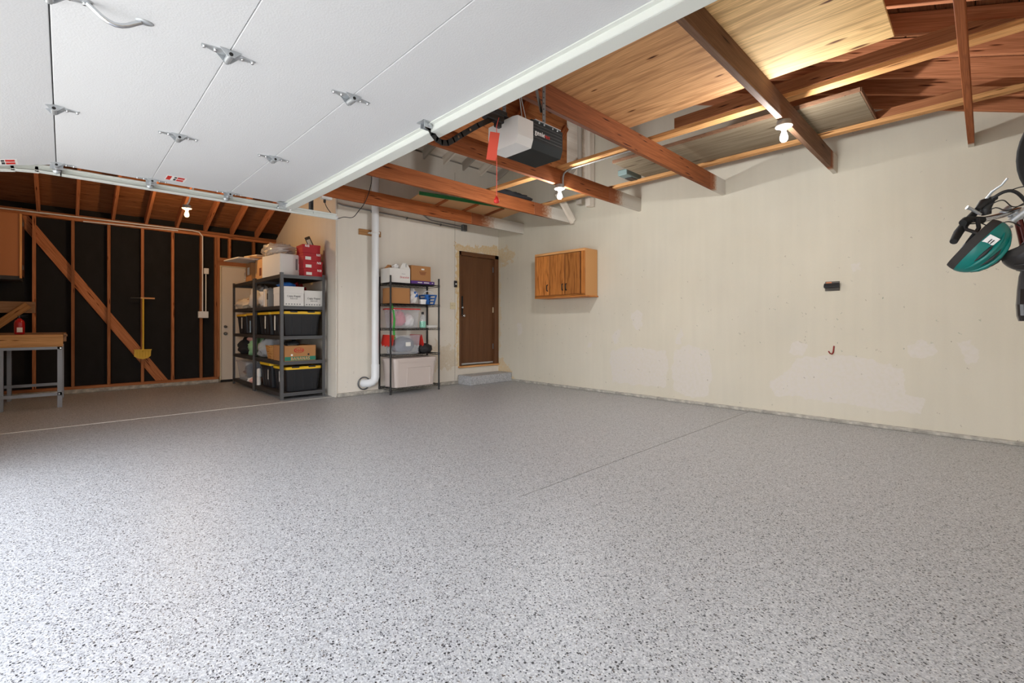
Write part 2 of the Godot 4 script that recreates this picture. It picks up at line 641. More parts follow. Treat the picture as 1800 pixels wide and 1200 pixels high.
	noise_stain(wb, pb, [[4.9, 2.3], [4.97, 2.3], [4.97, 0.3], [4.91, 0.3]], c8(222, 188, 124), 0.6, 0.03, 91, Vector2(2.7, 0), 4.0)
	noise_stain(wb, pb, [[4.35, 0.75], [4.9, 0.62], [4.92, 0.3], [4.4, 0.28]], c8(196, 170, 128), 0.35, 0.16, 92, Vector2(2.7, 0), 4.0)
	scuffs(wb, 60, 13, c8(120, 108, 92), 0.6, 0.98)
	M.wall_back = tex_mat(wb, Color.WHITE, 0.75)
	M.jog = tex_mat(plaster_image(512, 512, 3.3, 4.0, CREAM_BACK, 17), Color.WHITE, 0.75)
	M.joint_line = mat(c8(176, 166, 150), 0.8)
	# felt paper in the alcove
	var fn := FastNoiseLite.new(); fn.seed = 3; fn.frequency = 0.04; fn.fractal_octaves = 4
	var fd := PackedByteArray(); fd.resize(256 * 256 * 3)
	for i in 256 * 256:
		var v := 17 + int(8.0 * fn.get_noise_2d(i % 256, (i / 256) * 0.4)) + (rng.randi() % 4)
		fd[i * 3] = v + 1; fd[i * 3 + 1] = v; fd[i * 3 + 2] = v
	M.felt = tex_mat(Image.create_from_data(256, 256, false, Image.FORMAT_RGB8, fd), Color.WHITE, 0.9)
	M.felt.uv1_triplanar = true
	M.felt.uv1_scale = Vector3(0.6, 0.6, 0.6)
	# --- floor
	var fi := floor_image(1536, FLOOR_BASE)
	M.floor = tex_mat(fi, Color.WHITE, FLOOR_ROUGH)
	M.floor.uv1_triplanar = true
	M.floor.uv1_world_triplanar = true
	M.floor.uv1_scale = Vector3(0.62, 0.62, 0.62)
	M.floor.metallic_specular = 0.5
	M.concrete = mat(c8(150, 147, 140), 0.9)
	var cn := NoiseTexture2D.new(); cn.width = 256; cn.height = 256; cn.seamless = true
	var cf := FastNoiseLite.new(); cf.seed = 8; cf.frequency = 0.03; cf.fractal_octaves = 5
	cn.noise = cf
	var ramp := Gradient.new(); ramp.colors = PackedColorArray([c8(150, 145, 136), c8(196, 190, 178)]); ramp.offsets = PackedFloat32Array([0.2, 0.8])
	cn.color_ramp = ramp
	M.curb = mat(Color.WHITE, 0.85)
	M.curb.albedo_texture = cn
	M.curb.uv1_triplanar = true
	M.curb.uv1_scale = Vector3(1.5, 1.5, 1.5)
	M.driveway = mat(c8(176, 174, 168), 0.9)
	M.seam = mat(c8(70, 68, 66), 0.9)
	M.seam_light = mat(c8(236, 232, 224), 0.6)
	# --- door and metal
	M.door_white = mat(DOORW, 0.55)
	var dn := NoiseTexture2D.new(); dn.width = 256; dn.height = 256; dn.seamless = true; dn.as_normal_map = true; dn.bump_strength = 2.0
	var df := FastNoiseLite.new(); df.seed = 2; df.frequency = 0.12
	dn.noise = df
	M.door_white.normal_enabled = true
	M.door_white.normal_texture = dn
	M.door_white.normal_scale = 0.25
	M.door_white.uv1_triplanar = true
	M.door_white.uv1_scale = Vector3(3, 3, 3)
	M.strut_white = mat(c8(226, 229, 224), 0.4)
	M.galv = mat(c8(196, 200, 204), 0.35, 0.6)
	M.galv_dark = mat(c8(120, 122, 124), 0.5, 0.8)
	M.chrome = mat(c8(215, 218, 222), 0.15, 1.0)
	M.black_plastic = mat(c8(34, 34, 36), 0.5)
	M.black_metal = mat(c8(30, 29, 28), 0.45, 0.2)
	M.steel_grey = mat(c8(92, 92, 93), 0.45, 0.15)
	M.shelf_dark = mat(c8(48, 46, 45), 0.6)
	M.rubber = mat(c8(28, 28, 28), 0.8)
	M.white_plastic = mat(c8(232, 232, 230), 0.4)
	M.pvc = mat(c8(236, 238, 240), 0.3)
	M.emt = mat(c8(150, 150, 148), 0.5, 0.5)
	M.red = mat(c8(214, 46, 36), 0.55)
	M.tag_red = mat(c8(244, 98, 78), 0.6)
	M.red_dark = mat(c8(176, 22, 34), 0.6)
	M.yellow = mat(c8(238, 190, 40), 0.5)
	M.tool_yellow = mat(c8(226, 184, 52), 0.5)
	M.card = mat(c8(176, 124, 76), 0.85)
	M.card_pale = mat(c8(206, 160, 112), 0.85)
	M.card_white = mat(c8(226, 222, 216), 0.8)
	M.paper = mat(c8(232, 229, 222), 0.85)
	M.ink = mat(c8(40, 38, 42), 0.8)
	M.ink_red = mat(c8(190, 50, 44), 0.8)
	M.ink_green = mat(c8(46, 120, 98), 0.8)
	M.ink_brown = mat(c8(120, 62, 40), 0.8)
	M.white = mat(c8(240, 238, 236), 0.7)
	M.tote_black = mat(c8(30, 31, 35), 0.45)
	M.tote_beige = mat(c8(206, 192, 184), 0.5)
	M.purple = mat(c8(84, 44, 124), 0.6)
	M.blue = mat(c8(40, 106, 186), 0.5)
	M.green = mat(c8(64, 160, 66), 0.5)
	M.board_green = mat(c8(38, 112, 62), 0.6)
	M.teal = mat(c8(8, 116, 110), 0.25)
	M.foam = mat(c8(52, 48, 46), 0.8)
	M.helmet_black = mat(c8(38, 34, 33), 0.3)
	M.maroon = mat(c8(84, 26, 22), 0.25, 0.3)
	M.ext_red = mat(c8(170, 20, 26), 0.3)
	M.basket = mat(c8(206, 148, 76), 0.8)
	M.bag_white = mat(c8(220, 214, 208), 0.45)
	M.bag_green = mat(c8(158, 206, 158), 0.5)
	M.cloth_pink = mat(c8(222, 170, 156), 0.9)
	M.cloth_cream = mat(c8(214, 196, 172), 0.9)
	M.cloth_dark = mat(c8(40, 38, 40), 0.9)
	M.liquid = mat(c8(110, 214, 176), 0.3)
	M.clear = mat(Color(0.90, 0.92, 0.95, 0.24), 0.2)
	M.clear.transparency = BaseMaterial3D.TRANSPARENCY_ALPHA
	M.film = mat(Color(0.9, 0.9, 0.92, 0.38), 0.15)
	M.film.transparency = BaseMaterial3D.TRANSPARENCY_ALPHA
	M.door_cream = mat(c8(222, 208, 190), 0.5)
	M.ivory = mat(c8(220, 206, 172), 0.5)
	M.opener_white = mat(c8(226, 224, 222), 0.45)
	M.opener_dark = mat(c8(38, 40, 40), 0.6, 0.0, 0.3)
	M.bulb = mat(Color(1, 0.98, 0.94), 0.3)
	M.bulb.emission_enabled = true
	M.bulb.emission = Color(1.0, 0.98, 0.95)
	M.bulb.emission_energy_multiplier = 9.0
	M.bulb_warm = mat(Color(1, 0.95, 0.86), 0.3)
	M.bulb_warm.emission_enabled = true
	M.bulb_warm.emission = Color(1.0, 0.86, 0.62)
	M.bulb_warm.emission_energy_multiplier = 9.0
	M.porcelain = mat(c8(236, 233, 226), 0.3)
	M.wall_corner = mat(c8(218, 210, 198), 0.7)
	M.plain_wall = mat(c8(224, 215, 198), 0.8)
	M.dark_joist = mat(c8(128, 92, 66), 0.8)
	M.dark_joist.albedo_texture = g1
	M.dark_joist.uv1_triplanar = true
	M.dark_joist.uv1_scale = s
	M.grey_wood = mat(c8(160, 124, 92), 0.8)
	M.grey_wood.albedo_texture = g1
	M.grey_wood.uv1_triplanar = true
	M.grey_wood.uv1_scale = s
	M.cab_side = mat(c8(206, 150, 92), 0.6)
	M.cab_brown = mat(c8(176, 112, 64), 0.6)
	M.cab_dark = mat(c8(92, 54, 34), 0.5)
	M.hook_red = mat(c8(140, 30, 24), 0.5)
	M.bench_metal = mat(c8(132, 132, 136), 0.45, 0.4)

# ---------------------------------------------------------------- room shell
func build_shell() -> void:
	var zy := Basis(Vector3(0, 0, 1), Vector3(0, 1, 0), Vector3(1, 0, 0))
	# floor: three slabs with open joints between them
	var fl := setting("floor", "speckled grey epoxy flake floor of the garage")
	for s in [[ZK - 0.1, -6.516, M.floor], [-6.504, -1.973, M.floor], [-1.966, ZN + 0.1, M.floor]]:
		var sl := nb()
		box(sl, Vector3((FX - 0.12 + WX + 0.1) * 0.5, -0.06, (s[0] + s[1]) * 0.5), Vector3(WX + 0.1 - FX + 0.12, 0.12, s[1] - s[0]))
		obj("slab", sl, s[2], fl)
	var st := nb()
	box(st, Vector3(2.5, -0.1, -1.9695), Vector3(6.9, 0.17, 0.0069))
	obj("joint", st, M.seam, fl).set_meta("label", "dark saw-cut joint")
	st = nb()
	box(st, Vector3(0.49, -0.06, -1.9695), Vector3(3.0, 0.12, 0.0070))
	obj("joint_filling", st, M.floor, fl).set_meta("label", "part of the joint coated over with flakes")
	st = nb()
	box(st, Vector3(0.92, -0.058, -6.51), Vector3(3.68, 0.12, 0.018))
	obj("joint", st, M.seam_light, fl).set_meta("label", "pale filler bead in the joint")
	st = nb()
	box(st, Vector3(-7.0, -0.11, -3.0), Vector3(12.1, 0.12, 22.0))
	struct("driveway", st, M.driveway, "pale concrete driveway outside the open garage door")
	# right wall (gable)
	st = nb()
	var e := 0.15
	prism(st, [Vector2(ZN + 0.12, 0), Vector2(ZN + 0.12, roof_y(ZN) + e), Vector2(RIDGE_Z, RIDGE_Y + e), Vector2(ZK - 0.12, roof_y(ZK) + e), Vector2(ZK - 0.12, 0)], 0.12, Transform3D(zy, Vector3(WX, 0, 0)))
	struct("wall_right", planar(committed(st), Vector3(0, 0, 1), Vector3(0, -1, 0), Vector3(0, 4.6, -6.45), Vector2(7.3, 4.6)), M.wall_right, "long cream painted wall with pale filler patches")
	# back wall with the door opening next to the corner
	st = nb()
	var yt := roof_y(ZB) + 0.10
	prism(st, [Vector2(JX, 0), Vector2(WX, 0), Vector2(WX, 0.275), Vector2(4.955, 0.275), Vector2(4.955, 2.315), Vector2(WX, 2.315), Vector2(WX, yt), Vector2(JX, yt)], -0.14, Transform3D(Basis.IDENTITY, Vector3(0, 0, ZB)))
	struct("wall_back", planar(committed(st), Vector3(1, 0, 0), Vector3(0, -1, 0), Vector3(2.7, 4.0, 0), Vector2(3.3, 4.0)), M.wall_back, "cream painted wall round the brown door, stained yellow at the frame")
	# wall that turns into the alcove
	st = nb()
	var d := Vector3(0.17, 0, ZK - ZB)
	var bs := Basis(d.normalized(), Vector3.UP, Vector3(1, 0, 0))
	prism(st, [Vector2(0, 0), Vector2(d.length(), 0), Vector2(d.length(), roof_y(ZK)), Vector2(0, roof_y(ZB))], 0.1, Transform3D(bs, Vector3(JX + 0.0005, 0, ZB - 0.01)))
	struct("wall_alcove_right", planar(committed(st), Vector3(0, 0, 1), Vector3(0, -1, 0), Vector3(0, 4.0, -9.7), Vector2(3.3, 4.0)), M.jog, "cream side wall of the alcove behind the black shelving")
	st = nb()
	cbox(st, Vector3(JX + 0.006, 1.86, ZB + 0.004), Vector3(0.022, 3.68, 0.022), 0.004)
	struct("trim_1", st, M.wall_corner, "cream corner bead where the alcove begins")
	# front wall round the door opening, near wall
	st = nb()
	var x0 := Transform3D(zy, Vector3(FX - 0.14, 0, 0))
	prism(st, [Vector2(ZK - 0.12, 0), Vector2(-4.78, 0), Vector2(-4.78, 2.16), Vector2(0.28, 2.16), Vector2(0.28, 0), Vector2(ZN + 0.12, 0), Vector2(ZN + 0.12, roof_y(ZN) + e), Vector2(RIDGE_Z, RIDGE_Y + e), Vector2(ZK - 0.12, roof_y(ZK) + e)], 0.14, x0)
	struct("wall_front", st, M.plain_wall, "front wall round the garage door opening")
	st = nb()
	box(st, Vector3(2.49, 1.35, ZN + 0.06), Vector3(7.0, 2.7, 0.12))
	struct("wall_near", st, M.plain_wall, "near side wall of the garage")
	# curbs along the foot of the walls
	st = nb()
	cbox(st, Vector3(WX - 0.008, 0.018, -2.8), Vector3(0.04, 0.04, 7.2), 0.008)
	struct("baseboard_right", st, M.curb, "rough concrete curb under the right wall")
	st = nb()
	cbox(st, Vector3(3.84, 0.026, ZB + 0.012), Vector3(2.14, 0.055, 0.05), 0.008)
	struct("baseboard_back", st, M.curb, "rough concrete curb under the back wall")
	st = nb()
	cbox(st, Vector3(0.55, 0.03, ZK + 0.06), Vector3(2.86, 0.06, 0.12), 0.01)
	struct("baseboard_far", st, M.curb, "concrete curb under the stud wall")
	# drywall joints in the back wall
	for jx in [3.42, 4.86]:
		st = nb()
		cbox(st, Vector3(jx, 1.86, ZB + 0.001), Vector3(0.006, 3.6, 0.004), 0.001)
		struct("trim_2", st, M.joint_line, "taped plasterboard joint in the back wall")

# ---------------------------------------------------------------- roof
func build_roof() -> void:
	var ce := setting("ceiling", "open roof of brown rafters and boards")
	var n := 0
	for k in 17:
		var x := 5.858 - 0.408 * k
		var far_mat: Material = pick("painted_timber", k) if x > 3.3 else pick("rafter", k + 1)
		beam("rafter", Vector3(x, roof_y(1.25) + 0.072, 1.25), Vector3(x, RIDGE_Y + 0.072, RIDGE_Z + 0.02), 0.14, 0.038, pick("rafter", k), ce, Vector3.UP)
		beam("rafter", Vector3(x, RIDGE_Y + 0.072, RIDGE_Z - 0.02), Vector3(x, roof_y(-9.9) + 0.072, -9.9), 0.14, 0.038, far_mat, ce, Vector3.UP)
	# boards over the rafters
	for side in 2:
		var dir := Vector3(0, -0.36, 1).normalized() if side == 0 else Vector3(0, -0.35, -1).normalized()
		var nrm := Vector3(0, 1, 0.36).normalized() if side == 0 else Vector3(0, 1, -0.35).normalized()
		var count := 30
		for i in count:
			var c := Vector3(2.45, RIDGE_Y, RIDGE_Z) + dir * (0.12 + i * 0.202) + nrm * (0.156 + 0.002 * (i % 2))
			n += 1
			beam("roof_board", c - Vector3(3.65, 0, 0), c + Vector3(3.65, 0, 0), 0.018, 0.196, pick("painted_timber", n) if side == 1 and c.z < -5.0 and c.z > -6.75 else pick("deck", n * 3), ce, nrm)
		var st := nb()
		box(st, Vector3(2.45, RIDGE_Y, RIDGE_Z) + dir * 3.08 + nrm * 0.185, Vector3(7.5, 0.03, 6.3), Basis(Vector3(1, 0, 0), nrm, Vector3(1, 0, 0).cross(nrm)))
		obj("roof_light_block", st, M.felt, ce)  # sheet added so that sky light does not leak between the boards
	# ridge girder: plywood web with studs and braces in front
	beam("girder_panel", Vector3(FX, 3.74, RIDGE_Z), Vector3(5.30, 3.74, RIDGE_Z), 1.34, 0.016, pick("ply_girder", 0), ce)
	beam("girder_panel", Vector3(5.30, 3.74, RIDGE_Z), Vector3(WX, 3.74, RIDGE_Z), 1.34, 0.016, pick("painted_timber", 1), ce)
	beam("girder_post", Vector3(5.56, 2.84, RIDGE_Z + 0.03), Vector3(5.56, 4.36, RIDGE_Z + 0.03), 0.038, 0.089, pick("painted_timber", 0), ce, Vector3.RIGHT)
	beam("girder_post", Vector3(5.80, 2.84, RIDGE_Z + 0.05), Vector3(5.80, 4.36, RIDGE_Z + 0.05), 0.12, 0.089, pick("painted_timber", 1), ce, Vector3.RIGHT)
	for q in [[2.9, 3.1, 3.7, 4.25], [4.6, 4.25, 3.85, 3.1], [1.2, 3.1, 2.1, 4.25], [4.70, 3.1, 5.25, 3.9]]:
		beam("girder_brace", Vector3(q[0], q[1], RIDGE_Z + 0.035), Vector3(q[2], q[3], RIDGE_Z + 0.035), 0.089, 0.038, pick("joist", n), ce)
		n += 1
	beam("girder_brace", Vector3(5.08, 3.00, RIDGE_Z + 0.08), Vector3(5.44, 3.42, RIDGE_Z + 0.08), 0.089, 0.038, pick("painted_timber", 0), ce)

# ---------------------------------------------------------------- ceiling joists
func build_joists() -> void:
	# overspray on the joist ends: paint thinning out in specks towards the bare wood
	var nz := FastNoiseLite.new(); nz.seed = 21; nz.frequency = 0.06; nz.fractal_octaves = 4
	var img := Image.create(256, 64, false, Image.FORMAT_RGB8)
	var r := RandomNumberGenerator.new(); r.seed = 5
	for y in 64:
		for x in 256:
			var k := clampf((x - 40.0) / 70.0 + nz.get_noise_2d(x, y * 2.0) * 0.35, 0, 1)
			var g := 1.0 + 0.10 * nz.get_noise_2d(x * 0.4 + 100, y * 5.0)
			var wood := Color(JOIST.r * 0.86 * g, JOIST.g * 0.83 * g, JOIST.b * 0.8 * g)
			img.set_pixel(x, y, wood.lerp(Color8(206, 199, 188), clampf(k + (r.randf() - 0.5) * 0.3 * sin(k * PI), 0, 1)))
	M.joist_end = tex_mat(img, Color.WHITE, 0.8)
	var data := [
		[-0.095, 0.16, 0.110, "small brown ceiling joist of narrow section, the one nearest the hanging bicycle"],
		[-1.121, 0.30, 0.180, "dark weathered ceiling joist that carries a lamp under the plywood"],
		[-2.275, 0.45, 0.180, "brown ceiling joist along the edge of the plywood sheet"],
		[-3.440, 0.80, 0.180, "brown ceiling joist with white painted end and a lamp with bent conduit"],
		[-4.620, 0.95, 0.180, "brown ceiling joist with a white diagonal brace at its painted end"],
		[-5.760, 1.20, 0.180, "brown ceiling joist closest to the brown door, its end painted white"]]
	for i in data.size():
		var q: Array = data[i]
		var y0 := 2.64
		var xe: float = WX - q[1]
		var z: float = q[0]
		var t := thing("ceiling_joist", q[3], "joist", Vector3(0, y0, z), "ceiling joists")
		beam("timber", Vector3(FX, q[2] * 0.5, 0), Vector3(xe, q[2] * 0.5, 0), q[2], 0.042, M.dark_joist if i == 1 else pick("joist", i), t)
		var st := nb()
		cbox(st, Vector3((xe + WX) * 0.5, q[2] * 0.5, 0), Vector3(q[1], q[2], 0.042), 0.003)
		var me := planar(committed(st), Vector3(1, 0, 0), Vector3(0, -1, 0), Vector3(xe, 0.2, 0), Vector2(q[1], 0.3))
		var o := obj("painted_end", me, M.joist_end, t)
		o.set_meta("label", "joist end brushed with cream wall paint")
	var b := beam("diagonal_brace", Vector3(5.80, 2.66, -4.575), Vector3(5.42, 3.05, -4.575), 0.12, 0.04, pick("painted_timber", 1))
	tag(b, "short white painted diagonal brace where a joist meets the right wall", "brace")

# ---------------------------------------------------------------- overhead garage door
func hinge(parent: Node, x: float, z: float, y: float, end_hinge := false) -> void:
	var h := Node3D.new()
	h.name = "hinge"
	parent.add_child(h, true)
	h.position = Vector3(x, y, z)
	var st := nb()
	# two winged leaves, with folded cheeks that carry the barrel
	var flat := Basis(Vector3(1, 0, 0), Vector3(0, 0, 1), Vector3(0, -1, 0))
	prism(st, [Vector2(-0.10, -0.007), Vector2(-0.04, -0.024), Vector2(0.0, -0.036), Vector2(0.04, -0.024), Vector2(0.10, -0.007), Vector2(0.10, 0.007), Vector2(0.045, 0.018), Vector2(0.0, 0.034), Vector2(-0.045, 0.018), Vector2(-0.10, 0.007)], 0.004, Transform3D(flat, Vector3.ZERO))
	for k in [-0.033, 0.030]:
		prism(st, [Vector2(-0.042, 0.0), Vector2(0.042, 0.0), Vector2(0.012, -0.030), Vector2(-0.012, -0.030)], 0.003, Transform3D(Basis.IDENTITY, Vector3(0, 0, k)))
	obj("leaf", st, M.galv, h)
	st = nb()
	tube(st, [Vector3(0, -0.020, -0.038), Vector3(0, -0.020, 0.038)], 0.013, 14)
	obj("barrel", st, M.galv, h)
	st = nb()
	tube(st, [Vector3(0, -0.020, 0.0381), Vector3(0, -0.020, 0.0388)], 0.008, 12)
	obj("barrel_bore", st, M.black_metal, h)
	for sd in [-1.0, 1.0]:
		for dx in [0.09, 0.05]:
			st = nb()
			lathe(st, [Vector2(0, -0.012), Vector2(0.006, -0.012), Vector2(0.007, -0.004), Vector2(0.007, 0)], 6, Transform3D(Basis.IDENTITY, Vector3(dx * sd, 0, 0.0)))
			obj("bolt", st, M.chrome, h)
	if end_hinge:
		st = nb()
		tube(st, [Vector3(0, -0.03, -0.02), Vector3(0, -0.03, -0.115)], 0.006, 8)
		lathe(st, [Vector2(0, -0.008), Vector2(0.024, -0.008), Vector2(0.024, 0.008), Vector2(0, 0.008)], 16, Transform3D(Basis(Vector3(1, 0, 0), PI / 2), Vector3(0, -0.03, -0.10)))
		box(st, Vector3(0, -0.02, -0.03), Vector3(0.07, 0.035, 0.004))
		obj("roller", st, M.galv, h)

func build_garage_door() -> void:
	var Y := 2.20
	var z0 := -4.70
	var z1 := 0.20
	var zc := (z0 + z1) * 0.5
	var t := thing("garage_door", "large white sectional garage door parked open overhead on its tracks", "garage door", Vector3(0.5, Y, zc))
	var off := Vector3(-0.5, -Y, -zc)
	var edges := [-0.037, 0.505, 1.047, 1.592]
	for i in 3:
		var st := nb()
		cbox(st, Vector3((edges[i] + edges[i + 1]) * 0.5, Y + 0.024, zc) + off, Vector3(edges[i + 1] - edges[i] - 0.0018, 0.048, z1 - z0), 0.003)
		obj("section", st, M.door_white, t)
	# lowest section already on the curve of the track
	var tilt := Basis(Vector3(0, 0, 1), 0.262)
	var st := nb()
	cbox(st, Vector3(-0.037, Y, zc) + off + tilt * Vector3(-0.272, 0.024, 0), Vector3(0.538, 0.048, z1 - z0), 0.003, tilt)
	obj("section", st, M.door_white, t)
	st = nb()
	cbox(st, Vector3(-0.037, Y, zc) + off + tilt * Vector3(-0.556, 0.024, 0), Vector3(0.03, 0.05, z1 - z0), 0.012, tilt)
	obj("bottom_seal", st, M.rubber, t)
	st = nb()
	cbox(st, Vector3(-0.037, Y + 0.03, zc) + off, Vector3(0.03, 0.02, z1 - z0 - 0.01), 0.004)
	obj("dark_gap_strip", st, M.galv_dark, t)  # added dark strip, keeps the lit roof from showing through the seam
	# stiffening strut along the top edge
	st = nb()
	cbox(st, Vector3(1.515, Y - 0.003, zc) + off, Vector3(0.030, 0.006, z1 - z0 - 0.02), 0.002)
	cbox(st, Vector3(1.527, Y - 0.022, zc) + off, Vector3(0.004, 0.042, z1 - z0 - 0.02), 0.001)
	cbox(st, Vector3(1.566, Y - 0.042, zc) + off, Vector3(0.082, 0.004, z1 - z0 - 0.02), 0.001)
	cbox(st, Vector3(1.604, Y - 0.016, zc) + off, Vector3(0.004, 0.054, z1 - z0 - 0.02), 0.001)
	obj("strut", st, M.strut_white, t)
	# hinges at the seams
	var zs := [-4.655, -3.452, -2.25, -1.05, 0.155]
	for x in [-0.037, 0.505, 1.047]:
		for k in zs.size():
			hinge(t, x - 0.5, zs[k] - zc, 0.0, k == 0)
	# top roller bracket
	st = nb()
	box(st, Vector3(1.50, Y - 0.01, -4.66) + off, Vector3(0.11, 0.004, 0.07))
	box(st, Vector3(1.50, Y - 0.035, -4.69) + off, Vector3(0.07, 0.05, 0.004))
	tube(st, [Vector3(1.50, Y - 0.03, -4.66) + off, Vector3(1.50, Y - 0.03, -4.80) + off], 0.006, 8)
	lathe(st, [Vector2(0, -0.008), Vector2(0.024, -0.008), Vector2(0.024, 0.008), Vector2(0, 0.008)], 16, Transform3D(Basis(Vector3(1, 0, 0), PI / 2), Vector3(1.50, Y - 0.03, -4.78) + off))
	obj("top_bracket", st, M.galv, t)
	# lift handle
	var h := Node3D.new()
	h.name = "lift_handle"
	t.add_child(h, true)
	h.position = Vector3(0.06, Y, -2.24) + off
	st = nb()
	var pts := []
	for i in 9:
		var a := float(i) / 8.0
		pts.append(Vector3(lerpf(0.0, 0.15, a), -0.045 * sin(PI * clampf(a, 0.02, 0.98)) - 0.004, 0.0))
	tube(st, pts, 0.0085, 10)
	obj("grip", st, M.chrome, h)
	for xx in [-0.012, 0.162]:
		st = nb()
		lathe(st, [Vector2(0, -0.006), Vector2(0.018, -0.006), Vector2(0.024, -0.002), Vector2(0.024, 0.0)], 16, Transform3D(Basis.from_scale(Vector3(1.2, 1, 0.8)), Vector3(xx, 0, 0)))
		obj("foot", st, M.galv, h)
	# safety stickers
	for q in [[0.64, -4.50, 0.0], [-0.30, -4.60, 1.0]]:
		var sn := Node3D.new()
		sn.name = "warning_sticker"
		t.add_child(sn, true)
		if q[2] == 0.0:
			sn.position = Vector3(q[0], Y, q[1]) + off
		else:
			sn.transform = Transform3D(tilt, Vector3(-0.037, Y, zc) + off + tilt * Vector3(q[0] + 0.04, 0, q[1] - zc))
		st = nb()
		box(st, Vector3(0, -0.0005, 0), Vector3(0.13, 0.001, 0.14))
		obj("paper", st, M.white, sn)
		st = nb()
		box(st, Vector3(-0.045, -0.0012, 0), Vector3(0.028, 0.001, 0.12))
		box(st, Vector3(0.03, -0.0012, 0.035), Vector3(0.045, 0.001, 0.05))
		box(st, Vector3(0.03, -0.0012, -0.035), Vector3(0.045, 0.001, 0.05))
		obj("red_print", st, M.red, sn)
		st = nb()
		box(st, Vector3(-0.005, -0.0012, -0.03), Vector3(0.016, 0.001, 0.05))
		box(st, Vector3(-0.005, -0.0012, 0.035), Vector3(0.016, 0.001, 0.04))
		obj("black_print", st, M.ink, sn)
	# far track
	var tr := thing("door_track", "galvanised door track hung level at the alcove end of the garage door", "track", Vector3(0.9, 2.17, -4.79))
	st = nb()
	var prof := [[0.0, 0.0, 0.004, 0.056], [0.012, 0.028, 0.028, 0.004], [0.012, -0.028, 0.028, 0.004], [0.024, 0.022, 0.004, 0.014], [0.024, -0.022, 0.004, 0.014]]
	for p in prof:
		cbox(st, Vector3(0.52, p[1], p[0]), Vector3(1.28, p[3], p[2]), 0.001)
		cbox(st, Vector3(-0.52, p[1], p[0]), Vector3(0.80, p[3], p[2]), 0.001)
	obj("rail", st, M.strut_white, tr)
	st = nb()
	for i in 5:
		var a0 := 0.10 * i
		var bs := Basis(Vector3(0, 0, 1), a0)
		for p in prof:
			cbox(st, Vector3(-0.93 - 0.12 * i, -0.006 * i * i, 0) + bs * Vector3(-0.05, p[1], p[0]), Vector3(0.14, p[3], p[2]), 0.001, bs)
	obj("curved_end", st, M.strut_white, tr)
	st = nb()
	cbox(st, Vector3(0.92, 0.0, -0.03), Vector3(0.55, 0.04, 0.004), 0.001)
	cbox(st, Vector3(0.92, -0.02, -0.012), Vector3(0.55, 0.004, 0.04), 0.001)
	obj("angle_bracket", st, M.galv, tr)
	st = nb()
	cbox(st, Vector3(0.91, 0.23, -0.03), Vector3(0.036, 0.46, 0.004), 0.001)
	cbox(st, Vector3(0.927, 0.23, -0.014), Vector3(0.003, 0.46, 0.034), 0.001)
	obj("hanger", st, M.galv_dark, tr)
	st = nb()
	cbox(st, Vector3(0.69, 0.015, 0.04), Vector3(0.005, 0.07, 0.06), 0.001)
	obj("stop_plate", st, M.white, tr)

